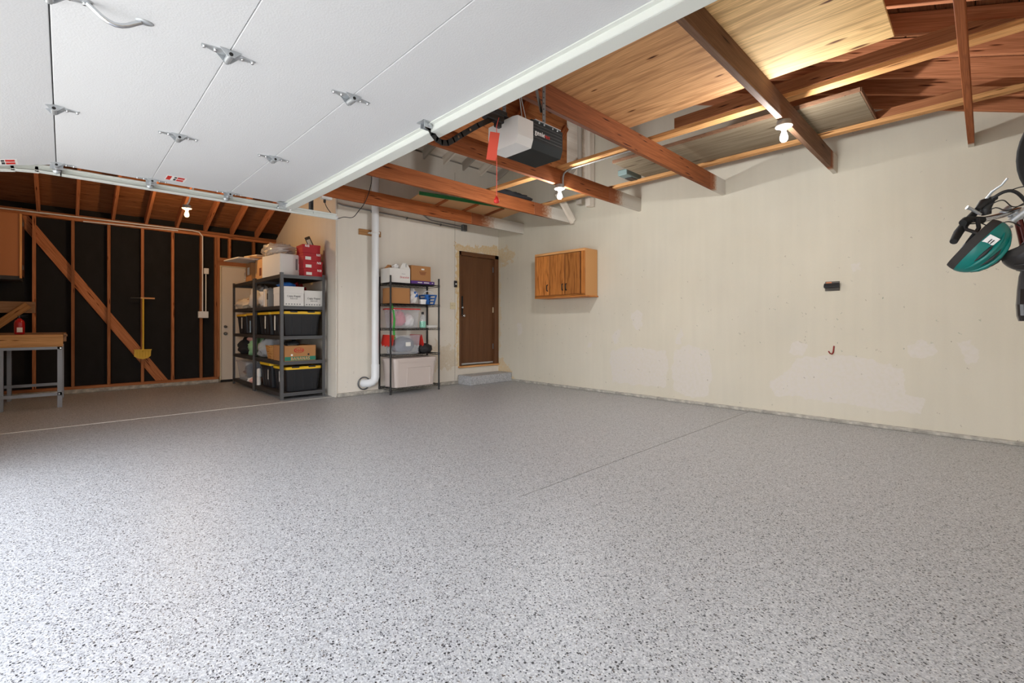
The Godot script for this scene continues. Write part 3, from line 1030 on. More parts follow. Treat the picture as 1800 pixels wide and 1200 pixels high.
# ---------------------------------------------------------------- opener
func build_opener() -> void:
	var t := thing("garage_door_opener", "garage door opener with dark body and white lamp cover under the joists", "opener", Vector3(2.36, 2.24, -2.285))
	# body
	var st := nb()
	prism(st, [Vector2(-0.145, 0.19), Vector2(-0.145, 0.055), Vector2(-0.125, 0.0), Vector2(0.125, 0.0), Vector2(0.145, 0.055), Vector2(0.145, 0.19)], 0.325, Transform3D(Basis(Vector3(0, 0, 1), Vector3(0, 1, 0), Vector3(1, 0, 0)), Vector3(-0.095, 0, 0)))
	obj("body", st, M.opener_dark, t)
	for i in 5:
		st = nb()
		cbox(st, Vector3(0.07, 0.075 + i * 0.022, 0.1455), Vector3(0.30, 0.008, 0.004), 0.001)
		obj("cooling_rib", st, M.black_plastic, t)
	st = nb()
	prism(st, [Vector2(-0.142, 0.175), Vector2(-0.142, 0.045), Vector2(-0.12, -0.004), Vector2(0.13, -0.004), Vector2(0.15, 0.05), Vector2(0.15, 0.172), Vector2(0.10, 0.18)], 0.145, Transform3D(Basis(Vector3(0, 0, 1), Vector3(0, 1, 0), Vector3(1, 0, 0)), Vector3(-0.23, 0, 0)))
	obj("lamp_cover", st, M.opener_white, t)
	text("genie", 0.030, M.white, t, Vector3(-0.015, 0.108, 0.149), FACE_PZ, "lettering", true)
	text("PRO", 0.022, M.ink_red, t, Vector3(0.058, 0.104, 0.149), FACE_PZ, "lettering", true)
	# slotted strap and hangers
	st = nb()
	cbox(st, Vector3(0.07, 0.195, 0.135), Vector3(0.27, 0.006, 0.034), 0.001)
	for x in [-0.02, 0.03, 0.12, 0.17]:
		lathe(st, [Vector2(0, 0.0), Vector2(0.006, 0.0), Vector2(0.006, -0.014), Vector2(0, -0.014)], 8, Transform3D(Basis.IDENTITY, Vector3(x, 0.192, 0.145)))
	obj("strap", st, M.galv, t)
	for q in [[0.04, 0.135, 0.0, 0.0], [-0.10, -0.12, 0.0, 0.0]]:
		st = nb()
		cbox(st, Vector3(q[0], 0.38, q[1]), Vector3(0.032, 0.38, 0.003), 0.001)
		cbox(st, Vector3(q[0] + 0.016, 0.38, q[1] - 0.014), Vector3(0.003, 0.38, 0.03), 0.001)
		obj("hanger", st, M.galv_dark, t)
		for k in 9:
			st = nb()
			tube(st, [Vector3(q[0] - 0.004, 0.22 + k * 0.04, q[1] + 0.0012), Vector3(q[0] - 0.004, 0.22 + k * 0.04, q[1] + 0.003)], 0.005, 6)
			obj("hole", st, M.black_metal, t)
	st = nb()
	cbox(st, Vector3(-0.02, 0.42, 0.12), Vector3(0.03, 0.30, 0.003), 0.001, Basis(Vector3(0, 0, 1), 0.35))
	obj("hanger_brace", st, M.galv_dark, t)
	# chain rail, trolley and arm
	st = nb()
	cbox(st, Vector3(-1.70, 0.205, 0.03), Vector3(2.95, 0.035, 0.035), 0.004)
	cbox(st, Vector3(-1.70, 0.187, 0.03), Vector3(2.95, 0.006, 0.06), 0.001)
	obj("rail", st, M.black_metal, t)
	st = nb()
	cbox(st, Vector3(-0.34, 0.165, 0.03), Vector3(0.16, 0.06, 0.05), 0.006)
	cbox(st, Vector3(-0.30, 0.13, 0.03), Vector3(0.05, 0.05, 0.03), 0.004)
	obj("trolley", st, M.black_plastic, t)
	st = nb()
	var arm := [Vector3(-0.345, 0.150, 0.04), Vector3(-0.479, 0.062, 0.04), Vector3(-0.607, -0.032, 0.04), Vector3(-0.67, -0.082, 0.04), Vector3(-0.715, -0.113, 0.04), Vector3(-0.755, -0.122, 0.04), Vector3(-0.792, -0.114, 0.04), Vector3(-0.822, -0.09, 0.04), Vector3(-0.842, -0.062, 0.04), Vector3(-0.862, -0.052, 0.04)]
	for i in arm.size() - 1:
		var a: Vector3 = arm[i]
		var b: Vector3 = arm[i + 1]
		var dd := b - a
		cbox(st, (a + b) * 0.5, Vector3(dd.length() + 0.012, 0.034, 0.006), 0.001, Basis(Vector3(0, 0, 1), atan2(dd.y, dd.x)))
	obj("arm", st, M.black_metal, t)
	for q in [[-0.55, 0.010], [-0.64, -0.058]]:
		st = nb()
		tube(st, [Vector3(q[0], q[1], 0.043), Vector3(q[0], q[1], 0.052)], 0.008, 10)
		obj("arm_bolt", st, M.chrome, t)
	st = nb()
	cbox(st, Vector3(-0.865, -0.055, 0.02), Vector3(0.055, 0.034, 0.004), 0.001)
	cbox(st, Vector3(-0.865, -0.055, 0.06), Vector3(0.055, 0.034, 0.004), 0.001)
	cbox(st, Vector3(-0.865, -0.042, 0.04), Vector3(0.09, 0.004, 0.07), 0.001)
	tube(st, [Vector3(-0.86, -0.055, 0.012), Vector3(-0.86, -0.055, 0.07)], 0.009, 10)
	obj("door_bracket", st, M.galv, t)
	# chains by which it hangs
	st = nb()
	tube(st, [Vector3(-0.14, 0.18, 0.10), Vector3(-0.16, 0.30, 0.10), Vector3(-0.19, 0.46, 0.10)], 0.004, 6)
	obj("chain", st, M.galv, t)
	st = nb()
	tube(st, [Vector3(-0.10, 0.19, 0.10), Vector3(-0.15, 0.31, 0.105), Vector3(-0.165, 0.46, 0.10)], 0.003, 6)
	obj("chain", st, M.galv, t)
	# release cord with knob and warning tag
	var k := thing("release_cord", "red emergency release cord with round knob and red warning tag", "pull cord", Vector3(2.0, 1.82, -2.2))
	st = nb()
	tube(st, [Vector3(0, 0.03, 0), Vector3(0.002, 0.25, 0), Vector3(0.0, 0.50, 0.0), Vector3(0.02, 0.56, 0.0)], 0.0022, 6)
	obj("cord", st, M.tag_red, k)
	st = nb()
	lathe(st, [Vector2(0, 0.0), Vector2(0.016, 0.006), Vector2(0.019, 0.018), Vector2(0.014, 0.03), Vector2(0.005, 0.048), Vector2(0, 0.05)], 14)
	obj("knob", st, M.red, k)
	st = nb()
	cbox(st, Vector3(-0.035, 0.36, 0.004), Vector3(0.062, 0.18, 0.0015), 0.0005, Basis(Vector3(0, 1, 0), -0.73) * Basis(Vector3(0, 0, 1), -0.14))
	obj("warning_tag", st, M.tag_red, k)

# ---------------------------------------------------------------- lamps
func bare_lamp(label: String, at: Vector3, bulb_mat: Material, c: Color, energy: float) -> Node3D:
	# at: underside of the timber it is screwed to
	var t := thing("ceiling_lamp", label, "lamp", at)
	var st := nb()
	lathe(st, [Vector2(0, 0), Vector2(0.05, 0), Vector2(0.05, 0), Vector2(0.052, -0.038), Vector2(0.052, -0.038), Vector2(0, -0.038)], 20)
	obj("outlet_box", st, M.emt, t)
	st = nb()
	lathe(st, [Vector2(0, -0.038), Vector2(0.060, -0.038), Vector2(0.060, -0.038), Vector2(0.060, -0.046), Vector2(0.030, -0.054), Vector2(0.020, -0.07), Vector2(0, -0.07)], 22)
	obj("lampholder", st, M.porcelain, t)
	st = nb()
	lathe(st, [Vector2(0.014, -0.07), Vector2(0.017, -0.085), Vector2(0.024, -0.105), Vector2(0.030, -0.128), Vector2(0.028, -0.148), Vector2(0.018, -0.163), Vector2(0.0, -0.168)], 20)
	obj("light_bulb", st, bulb_mat, t)
	var l := OmniLight3D.new()
	l.name = "bulb_light"
	l.light_color = c
	l.light_energy = energy
	l.light_size = 0.028
	l.omni_range = 14.0
	l.omni_attenuation = 2.0
	l.shadow_enabled = true
	t.add_child(l)
	l.position = Vector3(0, -0.125, 0)
	return t

func build_lamps() -> void:
	bare_lamp("lit bare bulb under the dark joist beside the plywood", Vector3(4.06, 2.64, -1.11), M.bulb, Color(0.975, 0.99, 1.0), LAMP_ROOM)
	var b := bare_lamp("lit bare bulb with bent conduit near the door opener", Vector3(4.09, 2.64, -3.42), M.bulb, Color(0.975, 0.99, 1.0), LAMP_ROOM)
	var st := nb()
	tube(st, [Vector3(0.02, 0.0, 0.03), Vector3(0.02, 0.08, 0.03), Vector3(0.025, 0.125, 0.04), Vector3(0.035, 0.155, 0.075), Vector3(0.045, 0.167, 0.13), Vector3(0.05, 0.168, 1.11)], 0.010, 8)
	obj("conduit", st, M.emt, b)
	var a := bare_lamp("lit bare warm bulb over the alcove with the stud wall", Vector3(1.235, 2.70, -7.80), M.bulb_warm, Color(1.0, 0.80, 0.55), LAMP_ALCOVE)
	st = nb()
	tube(st, [Vector3(0.0, 0.0, 0.0), Vector3(0.02, 0.05, 0.03), Vector3(0.12, 0.50, 0.14)], 0.010, 8)
	obj("conduit", st, M.white_plastic, a)

# ---------------------------------------------------------------- things stored on the joists
func build_attic_stock() -> void:
	var y := 2.82
	var zaxis := Vector3(0, 0, 1)
	var pc := thing("plywood_sheet", "pale plywood sheet on the joists between the opener and the dark joist", "plywood", Vector3(2.46, y, -1.73), "plywood sheets on the joists")
	beam("sheet", Vector3(0, 0.009, 0.60), Vector3(0, 0.009, -0.60), 0.018, 2.44, pick("plywood", 0), pc)
	pc = thing("plywood_sheet", "pale plywood sheet on the joists beside the open rafters, past the dark joist", "plywood", Vector3(2.46, y, -0.76), "plywood sheets on the joists")
	beam("sheet", Vector3(0, 0.009, 0.365), Vector3(0, 0.009, -0.365), 0.018, 2.44, pick("plywood", 1), pc)
	# long stringers lying across the joists
	var s := thing("stringer", "long orange timber runner on the joists along the plywood edge", "timber", Vector3(4.12, y, -2.5), "runners on the joists")
	beam("runner", Vector3(0, 0.019, 2.70), Vector3(0, 0.019, -2.25), 0.038, 0.10, pick("pale_wood", 0), s)
	# its upper edge is cut to the slope of the rafters at the near end
	var st := nb()
	prism(st, [Vector2(0.48, 0.038), Vector2(2.62, 0.038), Vector2(2.62, 0.048), Vector2(2.40, 0.130), Vector2(0.48, 0.130)], 0.034)
	var ub := obj("upright_board", st, pick("stud", 2), s)
	ub.transform = Transform3D(Basis(Vector3(0, 0, 1), Vector3(0, 1, 0), Vector3(-1, 0, 0)), Vector3(-0.022, 0, 0))
	s = thing("stringer", "long orange timber runner on the joists close to the right wall", "timber", Vector3(5.20, y, -2.5), "runners on the joists")
	beam("runner", Vector3(0, 0.019, 2.70), Vector3(0, 0.019, -2.25), 0.038, 0.075, pick("pale_wood", 1), s)
	st = nb()
	prism(st, [Vector2(1.75, 0.038), Vector2(2.60, 0.038), Vector2(2.60, 0.055), Vector2(2.42, 0.12), Vector2(1.75, 0.12)], 0.034)
	ub = obj("upright_board", st, pick("stud", 3), s)
	ub.transform = Transform3D(Basis(Vector3(0, 0, 1), Vector3(0, 1, 0), Vector3(-1, 0, 0)), Vector3(0.036, 0, 0))
	# grey flush slab across the two runners
	var o := thing("door_slab", "thin grey-brown flush slab stored on the timber runners", "slab", Vector3(4.86, y + 0.038, -1.82))
	beam("face", Vector3(0, 0.018, 1.13), Vector3(0, 0.018, -1.13), 0.034, 0.79, pick("grey_slab", 0), o)
	st = nb()
	cbox(st, Vector3(-0.4, 0.018, 0), Vector3(0.012, 0.036, 2.27), 0.002)
	cbox(st, Vector3(0, 0.018, 1.137), Vector3(0.80, 0.036, 0.012), 0.002)
	obj("edge_strip", st, M.dark_joist, o)
	# old fixture lying at its far end
	o = thing("old_fixture", "small grey-green metal fixture lying on the runner at the slab end", "fixture", Vector3(5.06, y + 0.038, -3.10))
	st = nb()
	cbox(st, Vector3(0, 0.035, 0), Vector3(0.34, 0.07, 0.13), 0.008)
	obj("housing", st, mat(c8(112, 128, 124), 0.5), o)
	st = nb()
	cbox(st, Vector3(0.05, -0.004, 0.0), Vector3(0.18, 0.01, 0.09), 0.002)
	obj("dark_opening", st, M.black_plastic, o)
	# green edged table top
	o = thing("table_top", "pale board with a green painted edge lying on the joists over the wire shelving", "board", Vector3(4.49, y, -5.74), "", -0.2)
	st = nb()
	cbox(st, Vector3(0, 0.033, 0), Vector3(1.75, 0.012, 0.86), 0.002)
	obj("board", st, M.card_pale, o)
	st = nb()
	cbox(st, Vector3(0, 0.036, 0.44), Vector3(1.77, 0.05, 0.016), 0.002)
	obj("green_edge", st, M.board_green, o)
	for x in [-0.45, 0.05, 0.5]:
		beam("rib", Vector3(x, 0.013, 0.42), Vector3(x, 0.013, -0.42), 0.026, 0.04, pick("joist", int(x * 10) + 9), o)
	# dark pile on the far side
	o = thing("folded_tarp", "dark folded tarp lying on the joists behind the lamp with conduit", "tarp", Vector3(4.62, y, -4.80))
	st = nb()
	blob(st, Vector3(0, 0.05, 0), Vector3(0.42, 0.07, 0.17), 44, 0.5, 1.6)
	obj("cloth", st, M.cloth_dark, o)

# ---------------------------------------------------------------- back wall
func build_back_wall_things() -> void:
	# brown door in its frame
	var d := setting("door_1", "dark brown wooden door in the corner above the speckled step")
	beam("jamb", Vector3(4.972, 0.29, ZB - 0.05), Vector3(4.972, 2.315, ZB - 0.05), 0.034, 0.13, pick("brown_door", 0), d, Vector3.RIGHT)
	beam("jamb", Vector3(5.83, 0.29, ZB - 0.05), Vector3(5.83, 2.315, ZB - 0.05), 0.09, 0.13, pick("brown_door", 0), d, Vector3.RIGHT)
	beam("head_jamb", Vector3(4.955, 2.28, ZB - 0.05), Vector3(5.875, 2.28, ZB - 0.05), 0.07, 0.13, pick("brown_door", 0), d)
	beam("leaf", Vector3(5.387, 0.315, ZB - 0.06), Vector3(5.387, 2.245, ZB - 0.06), 0.79, 0.04, pick("brown_door", 0), d, Vector3.RIGHT)
	beam("threshold", Vector3(4.93, 0.285, ZB - 0.03), Vector3(5.88, 0.285, ZB - 0.03), 0.028, 0.13, pick("pale_wood", 0), d)
	var st := nb()
	cbox(st, Vector3(5.40, 0.328, ZB - 0.034), Vector3(0.74, 0.028, 0.014), 0.003)
	obj("sweep", st, M.galv, d)
	for y in [0.62, 1.30, 2.05]:
		st = nb()
		cbox(st, Vector3(5.778, y, ZB - 0.036), Vector3(0.02, 0.10, 0.012), 0.003)
		obj("hinge_plate", st, M.galv_dark if y != 1.30 else M.ivory, d)
	st = nb()
	cbox(st, Vector3(5.045, 1.36, ZB - 0.038), Vector3(0.05, 0.34, 0.006), 0.002)
	obj("lock_plate", st, M.black_metal, d)
	var along := Basis(Vector3(1, 0, 0), PI / 2)
	st = nb()
	lathe(st, [Vector2(0.022, 0), Vector2(0.022, 0.012), Vector2(0.012, 0.02), Vector2(0.0, 0.022)], 16, Transform3D(along, Vector3(5.055, 1.33, ZB - 0.036)))
	obj("deadbolt", st, M.chrome, d)
	st = nb()
	lathe(st, [Vector2(0.026, 0), Vector2(0.026, 0.006), Vector2(0.011, 0.01), Vector2(0.011, 0.03), Vector2(0.026, 0.04), Vector2(0.027, 0.054), Vector2(0.014, 0.064), Vector2(0, 0.065)], 18, Transform3D(along, Vector3(5.055, 1.185, ZB - 0.036)))
	obj("knob", st, M.chrome, d)
	# step
	var s := thing("door_step", "speckled grey block step in front of the brown door", "step", Vector3(5.385, 0, ZB + 0.205))
	st = nb()
	cbox(st, Vector3(0, 0.078, 0), Vector3(0.96, 0.155, 0.35), 0.006)
	obj("block", st, M.floor, s)
	# switches beside the door
	var w := thing("opener_button", "small black opener button on the wall beside the brown door", "wall button", Vector3(4.868, 1.70, ZB))
	st = nb()
	cbox(st, Vector3(0, 0.03, 0.010), Vector3(0.062, 0.115, 0.022), 0.006)
	obj("case", st, M.black_plastic, w)
	st = nb()
	cbox(st, Vector3(0.0, 0.03, 0.023), Vector3(0.03, 0.022, 0.006), 0.003)
	obj("button", st, M.white_plastic, w)
	w = thing("light_switch", "ivory double light switch on the wall below the black button", "switch", Vector3(4.815, 1.30, ZB))
	st = nb()
	cbox(st, Vector3(0, 0.05, 0.003), Vector3(0.118, 0.115, 0.007), 0.002)
	obj("plate", st, M.ivory, w)
	for x in [-0.023, 0.023]:
		st = nb()
		cbox(st, Vector3(x, 0.055, 0.012), Vector3(0.010, 0.024, 0.014), 0.002)
		obj("toggle", st, M.ivory, w)
	# vent pipe
	var p := thing("vent_pipe", "white plastic pipe rising along the back wall beside the wire shelving", "pipe", Vector3(3.315, 0, ZB + 0.10))
	st = nb()
	tube(st, [Vector3(0, 0.34, 0), Vector3(0, 3.80, 0)], 0.052, 20)
	obj("pipe", st, M.pvc, p)
	st = nb()
	tube(st, [Vector3(0, 0.44, 0), Vector3(0, 0.26, 0), Vector3(-0.012, 0.215, 0.0), Vector3(-0.045, 0.178, -0.01), Vector3(-0.09, 0.165, -0.025), Vector3(-0.13, 0.165, -0.07), Vector3(-0.135, 0.165, -0.10)], 0.059, 20)
	obj("elbow", st, M.pvc, p)
	st = nb()
	tube(st, [Vector3(0, 2.375, 0), Vector3(0, 2.40, 0)], 0.066, 20)
	cbox(st, Vector3(0, 2.387, -0.06), Vector3(0.16, 0.02, 0.05), 0.003)
	obj("strap", st, M.white_plastic, p)
	st = nb()
	var ring := []
	for i in 21:
		var a := TAU * i / 20.0
		ring.append(Vector3(-0.135 + 0.09 * cos(a), 0.165 + 0.09 * sin(a), -0.088))
	tube(st, ring, 0.010, 6, false)
	obj("wall_collar", st, M.galv_dark, p)
	var b := beam("wood_block", Vector3(3.10, 2.395, ZB + 0.012), Vector3(3.45, 2.395, ZB + 0.012), 0.085, 0.022, pick("pale_wood", 2))
	tag(b, "short brown wood block fixed to the wall behind the white pipe", "block")
	# conduit runs and box
	var c := thing("wall_conduit", "grey steel conduit running level along the back wall to a small box", "conduit", Vector3(2.8, 2.70, ZB))
	st = nb()
	tube(st, [Vector3(-0.02, 0.05, 0.016), Vector3(0.06, 0.035, 0.016), Vector3(2.2, 0.0, 0.016)], 0.011, 8)
	obj("lower_run", st, M.emt, c)
	st = nb()
	tube(st, [Vector3(1.30, 0.16, 0.016), Vector3(1.36, 0.14, 0.016), Vector3(1.50, 0.07, 0.016), Vector3(1.58, 0.05, 0.016), Vector3(2.2, 0.042, 0.016)], 0.011, 8)
	obj("upper_run", st, M.emt, c)
	st = nb()
	cbox(st, Vector3(2.24, 0.02, 0.03), Vector3(0.10, 0.11, 0.06), 0.008)
	obj("junction_box", st, M.galv_dark, c)
	for x in [0.5, 1.1, 1.75]:
		st = nb()
		cbox(st, Vector3(x, 0.028 - 0.0125 * x, 0.016), Vector3(0.02, 0.035, 0.03), 0.003)
		obj("clip", st, M.galv_dark, c)
	# socket on the joist side with its lead
	var k := thing("ceiling_socket", "white socket under the joist where the black lead is plugged in", "socket", Vector3(2.37, 2.625, -5.80))
	st = nb()
	cbox(st, Vector3(0, 0.0, -0.0), Vector3(0.13, 0.03, 0.075), 0.004)
	obj("plate", st, M.white_plastic, k)
	k = thing("power_lead", "thin black power lead looping from the socket over the joist", "cable", Vector3(2.36, 2.60, -5.82))
	st = nb()
	cbox(st, Vector3(0, -0.005, 0), Vector3(0.026, 0.05, 0.026), 0.005)
	obj("plug", st, M.black_plastic, k)
	st = nb()
	var curve := Curve3D.new()
	for q in [[0.0, -0.02], [0.04, -0.10], [0.15, -0.20], [0.25, -0.17], [0.37, -0.155], [0.45, -0.06], [0.50, 0.06], [0.575, 0.29], [0.585, 0.43], [0.56, 0.60]]:
		curve.add_point(Vector3(q[0], q[1], 0.0 if q[1] < 0.0 else 0.10))
	for i in curve.point_count:
		var a := curve.get_point_position(maxi(i - 1, 0))
		var e := curve.get_point_position(mini(i + 1, curve.point_count - 1))
		curve.set_point_in(i, (a - e) * 0.16)
		curve.set_point_out(i, (e - a) * 0.16)
	curve.bake_interval = 0.03
	tube(st, Array(curve.get_baked_points()), 0.005, 6)
	obj("lead", st, M.black_plastic, k)

# ---------------------------------------------------------------- right wall
func build_right_wall_things() -> void:
	var x0 := 5.55
	var t := thing("wall_cabinet", "oak wall cabinet with three doors and dark pulls on the cream wall", "cabinet", Vector3(5.88, 1.46, -4.665))
	var w := 1.01
	var st := nb()
	cbox(st, Vector3(-0.16, 0.36, 0), Vector3(0.30, 0.71, w), 0.003)
	obj("body", st, M.cab_side, t)
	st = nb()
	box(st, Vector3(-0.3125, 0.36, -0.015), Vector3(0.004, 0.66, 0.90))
	obj("gap_shade_sheet", st, M.cab_dark, t)  # dark sheet standing in for the shade in the gaps between doors
	beam("bottom_panel", Vector3(-0.165, 0.0, -w * 0.5 - 0.004), Vector3(-0.165, 0.0, w * 0.5 + 0.012), 0.018, 0.33, pick("oak", 0), t)
	# face frame
	for q in [[-0.5 * w + 0.02, 0.04], [0.5 * w - 0.035, 0.07]]:
		beam("stile", Vector3(-0.322, 0.036, q[0]), Vector3(-0.322, 0.674, q[0]), q[1], 0.02, pick("oak", 1), t, Vector3(0, 0, 1))
	beam("rail", Vector3(-0.322, 0.695, -w * 0.5), Vector3(-0.322, 0.695, w * 0.5), 0.04, 0.02, pick("pale_wood", 0), t)
	beam("rail", Vector3(-0.322, 0.02, -w * 0.5), Vector3(-0.322, 0.02, w * 0.5), 0.03, 0.02, pick("oak", 2), t)
	var zz := [-0.465, -0.175, 0.135, 0.43]
	for i in 3:
		var dn := Node3D.new()
		dn.name = "cabinet_door"
		t.add_child(dn, true)
		dn.position = Vector3(-0.338, 0.35, (zz[i] + zz[i + 1]) * 0.5)
		beam("panel", Vector3(0, -0.315, 0), Vector3(0, 0.315, 0), zz[i + 1] - zz[i] - 0.014, 0.018, pick("oak", i), dn, Vector3(0, 0, 1))
		var hz: float = (0.5 if i < 2 else -0.5) * (zz[i + 1] - zz[i]) - (0.035 if i < 2 else -0.035)
		st = nb()
		tube(st, [Vector3(-0.008, -0.25, hz), Vector3(-0.034, -0.24, hz), Vector3(-0.036, -0.20, hz), Vector3(-0.034, -0.16, hz), Vector3(-0.008, -0.15, hz)], 0.008, 8)
		obj("pull", st, M.black_metal, dn)
	# black tool holder and red hook
	var h := thing("tool_holder", "small black and grey tool holder screwed to the bare cream wall", "holder", Vector3(WX, 1.40, -1.145))
	st = nb()
	cbox(st, Vector3(-0.006, 0.045, 0), Vector3(0.012, 0.10, 0.128), 0.003)
	obj("back_plate", st, mat(c8(92, 86, 78), 0.6), h)
	st = nb()
	prism(st, [Vector2(0, 0.025), Vector2(-0.05, 0.03), Vector2(-0.055, 0.045), Vector2(-0.03, 0.075), Vector2(0, 0.075)], 0.135, Transform3D(Basis.IDENTITY, Vector3(-0.01, 0, -0.0675)))
	obj("clamp", st, M.black_plastic, h)
	st = nb()
	cbox(st, Vector3(-0.0135, 0.083, -0.03), Vector3(0.002, 0.014, 0.05), 0.0005)
	obj("orange_sticker", st, mat(c8(214, 134, 92), 0.7), h)
	h = thing("wall_hook", "small red hook on the cream wall above the filler patch", "hook", Vector3(WX, 0.72, -1.15))
	st = nb()
	tube(st, [Vector3(-0.006, 0.09, 0.02), Vector3(-0.006, 0.02, 0.012), Vector3(-0.03, 0.003, 0.006), Vector3(-0.06, 0.012, -0.006), Vector3(-0.065, 0.035, -0.018)], 0.007, 8)
	obj("hook", st, M.hook_red, h)

# ---------------------------------------------------------------- alcove
func build_alcove() -> void:
	var w := setting("wall_far", "bare stud wall with black felt paper in the alcove")
	var st := nb()
	box(st, Vector3(2.42, 1.4, ZK - 0.06), Vector3(7.0, 2.8, 0.12))
	obj("felt_paper", st, M.felt, w)
	var zs := ZK + 0.045
	beam("sole_plate", Vector3(FX, 0.08, zs), Vector3(1.98, 0.08, zs), 0.04, 0.09, pick("stud", 0), w)
	beam("top_plate", Vector3(FX, 2.615, zs), Vector3(2.93, 2.585, zs), 0.042, 0.09, pick("stud", 1), w)
	beam("top_plate", Vector3(FX, 2.66, zs + 0.006), Vector3(2.93, 2.63, zs + 0.006), 0.042, 0.10, pick("stud", 2), w)
	var k := 0
	for x in [-0.712, -0.306, 0.098, 0.504, 0.915, 1.313, 1.716, 1.935, 1.975]:
		beam("stud", Vector3(x, 0.10, zs), Vector3(x, 2.595, zs), 0.038, 0.088, pick("stud", k), w, Vector3.RIGHT)
		k += 1
	for x in [2.15, 2.545, 2.89]:
		beam("cripple_stud", Vector3(x, 2.22, zs), Vector3(x, 2.575, zs), 0.038, 0.088, pick("stud", k), w, Vector3.RIGHT)
		k += 1
	beam("header", Vector3(1.955, 2.15, zs), Vector3(2.92, 2.15, zs), 0.14, 0.09, pick("stud", 3), w)
	beam("diagonal_brace", Vector3(-0.49, 2.66, ZK + 0.012), Vector3(1.20, 0.06, ZK + 0.012), 0.14, 0.02, pick("stud", 1), w)
	beam("blocking", Vector3(FX, 1.275, ZK + 0.11), Vector3(-0.29, 1.275, ZK + 0.11), 0.16, 0.038, M.grey_wood, w)
	beam("blocking", Vector3(-0.84, 0.84, ZK + 0.15), Vector3(-0.36, 1.31, ZK + 0.15), 0.10, 0.036, pick("pale_wood", 2), w)
	# white exterior door behind the racks
	var d := setting("door_2", "cream flat door in the stud wall behind the black shelving")
	st = nb()
	cbox(st, Vector3(2.44, 1.045, ZK + 0.035), Vector3(0.86, 2.05, 0.045), 0.004)
	obj("leaf", st, M.door_cream, d)
	st = nb()
	cbox(st, Vector3(2.005, 1.04, ZK + 0.06), Vector3(0.022, 2.06, 0.05), 0.003)
	cbox(st, Vector3(2.44, 2.075, ZK + 0.06), Vector3(0.9, 0.02, 0.05), 0.003)
	obj("casing", st, M.ivory, d)
	st = nb()
	cbox(st, Vector3(2.44, 0.02, ZK + 0.07), Vector3(0.88, 0.04, 0.10), 0.003)
	obj("threshold", st, M.black_metal, d)
	var along := Basis(Vector3(1, 0, 0), PI / 2)
	for q in [[0.99, 0.026, "deadbolt"], [0.865, 0.03, "knob"]]:
		st = nb()
		lathe(st, [Vector2(q[1], 0), Vector2(q[1], 0.008), Vector2(0.012, 0.012), Vector2(0.012, 0.026), Vector2(q[1] * 0.9, 0.038), Vector2(q[1] * 0.6, 0.055), Vector2(0, 0.056)], 16, Transform3D(along, Vector3(2.085, q[0], ZK + 0.058)))
		obj(q[2], st, M.galv_dark, d)
	# electrical conduit with two boxes
	var c := thing("alcove_wiring", "white conduit along the top plate and down to two boxes on the stud wall", "conduit", Vector3(1.73, 1.18, ZK + 0.10))
	st = nb()
	tube(st, [Vector3(-2.6, 1.46, 0.008), Vector3(-0.15, 1.46, 0.008), Vector3(-0.05, 1.445, 0.008), Vector3(0.0, 1.38, 0.008), Vector3(0.0, 0.06, 0.008)], 0.010, 8)
	obj("main_run", st, M.white_plastic, c)
	st = nb()
	tube(st, [Vector3(-1.52, 1.405, 0.01), Vector3(-0.35, 1.43, 0.01)], 0.009, 8)
	obj("loose_rod", st, M.white_plastic, c)
	st = nb()
	tube(st, [Vector3(0.05, 0.06, 0.0), Vector3(0.05, 0.74, 0.0)], 0.009, 8)
	obj("short_run", st, M.white_plastic, c)
	for q in [[0.055, 0.78, 0.07, 0.10], [0.01, 0.02, 0.15, 0.115]]:
		st = nb()
		cbox(st, Vector3(q[0], q[1], 0.0), Vector3(q[2], q[3], 0.05), 0.005)
		obj("outlet_box", st, M.white_plastic, c)
	# yellow scraper hung on a stud
	var y := thing("push_scraper", "yellow long-handled push scraper with T handle hung on a stud", "scraper", Vector3(0.915, 0.47, ZK + 0.12))
	st = nb()
	tube(st, [Vector3(0.004, 0.12, 0.0), Vector3(0.004, 0.985, 0.0)], 0.013, 10)
	obj("handle", st, M.tool_yellow, y)
	st = nb()
	tube(st, [Vector3(-0.15, 0.985, 0.0), Vector3(-0.02, 0.985, 0.0)], 0.013, 10)
	obj("grip", st, M.black_plastic, y)
	st = nb()
	tube(st, [Vector3(-0.03, 0.985, 0.0), Vector3(0.152, 0.985, 0.0)], 0.014, 10)
	obj("cross_bar", st, M.card_pale, y)
	st = nb()
	prism(st, [Vector2(-0.105, 0.15), Vector2(-0.11, 0.05), Vector2(-0.06, 0.015), Vector2(0.0, 0.0), Vector2(0.06, 0.015), Vector2(0.10, 0.05), Vector2(0.108, 0.15)], 0.012, Transform3D(Basis(Vector3(1, 0, 0), -0.12), Vector3(0, 0, -0.004)))
	cbox(st, Vector3(0, 0.152, 0.004), Vector3(0.225, 0.016, 0.03), 0.003)
	for i in 5:
		cbox(st, Vector3(-0.07 + i * 0.035, 0.085, 0.014), Vector3(0.008, 0.10, 0.008), 0.002)
	obj("blade", st, M.tool_yellow, y)
	# workbench
	var b := thing("workbench", "wood-topped workbench on grey metal legs before the felt papered wall", "workbench", Vector3(-0.29, 0, -8.575))
	beam("apron_board", Vector3(-0.58, 0.835, 0.515), Vector3(0.285, 0.835, 0.515), 0.15, 0.03, pick("pale_wood", 1), b)
	beam("end_board", Vector3(0.30, 0.872, 0.50), Vector3(0.30, 0.872, -0.53), 0.10, 0.03, M.grey_wood, b)
	beam("apron_board", Vector3(-0.58, 0.872, -0.52), Vector3(0.29, 0.872, -0.52), 0.10, 0.03, M.grey_wood, b)
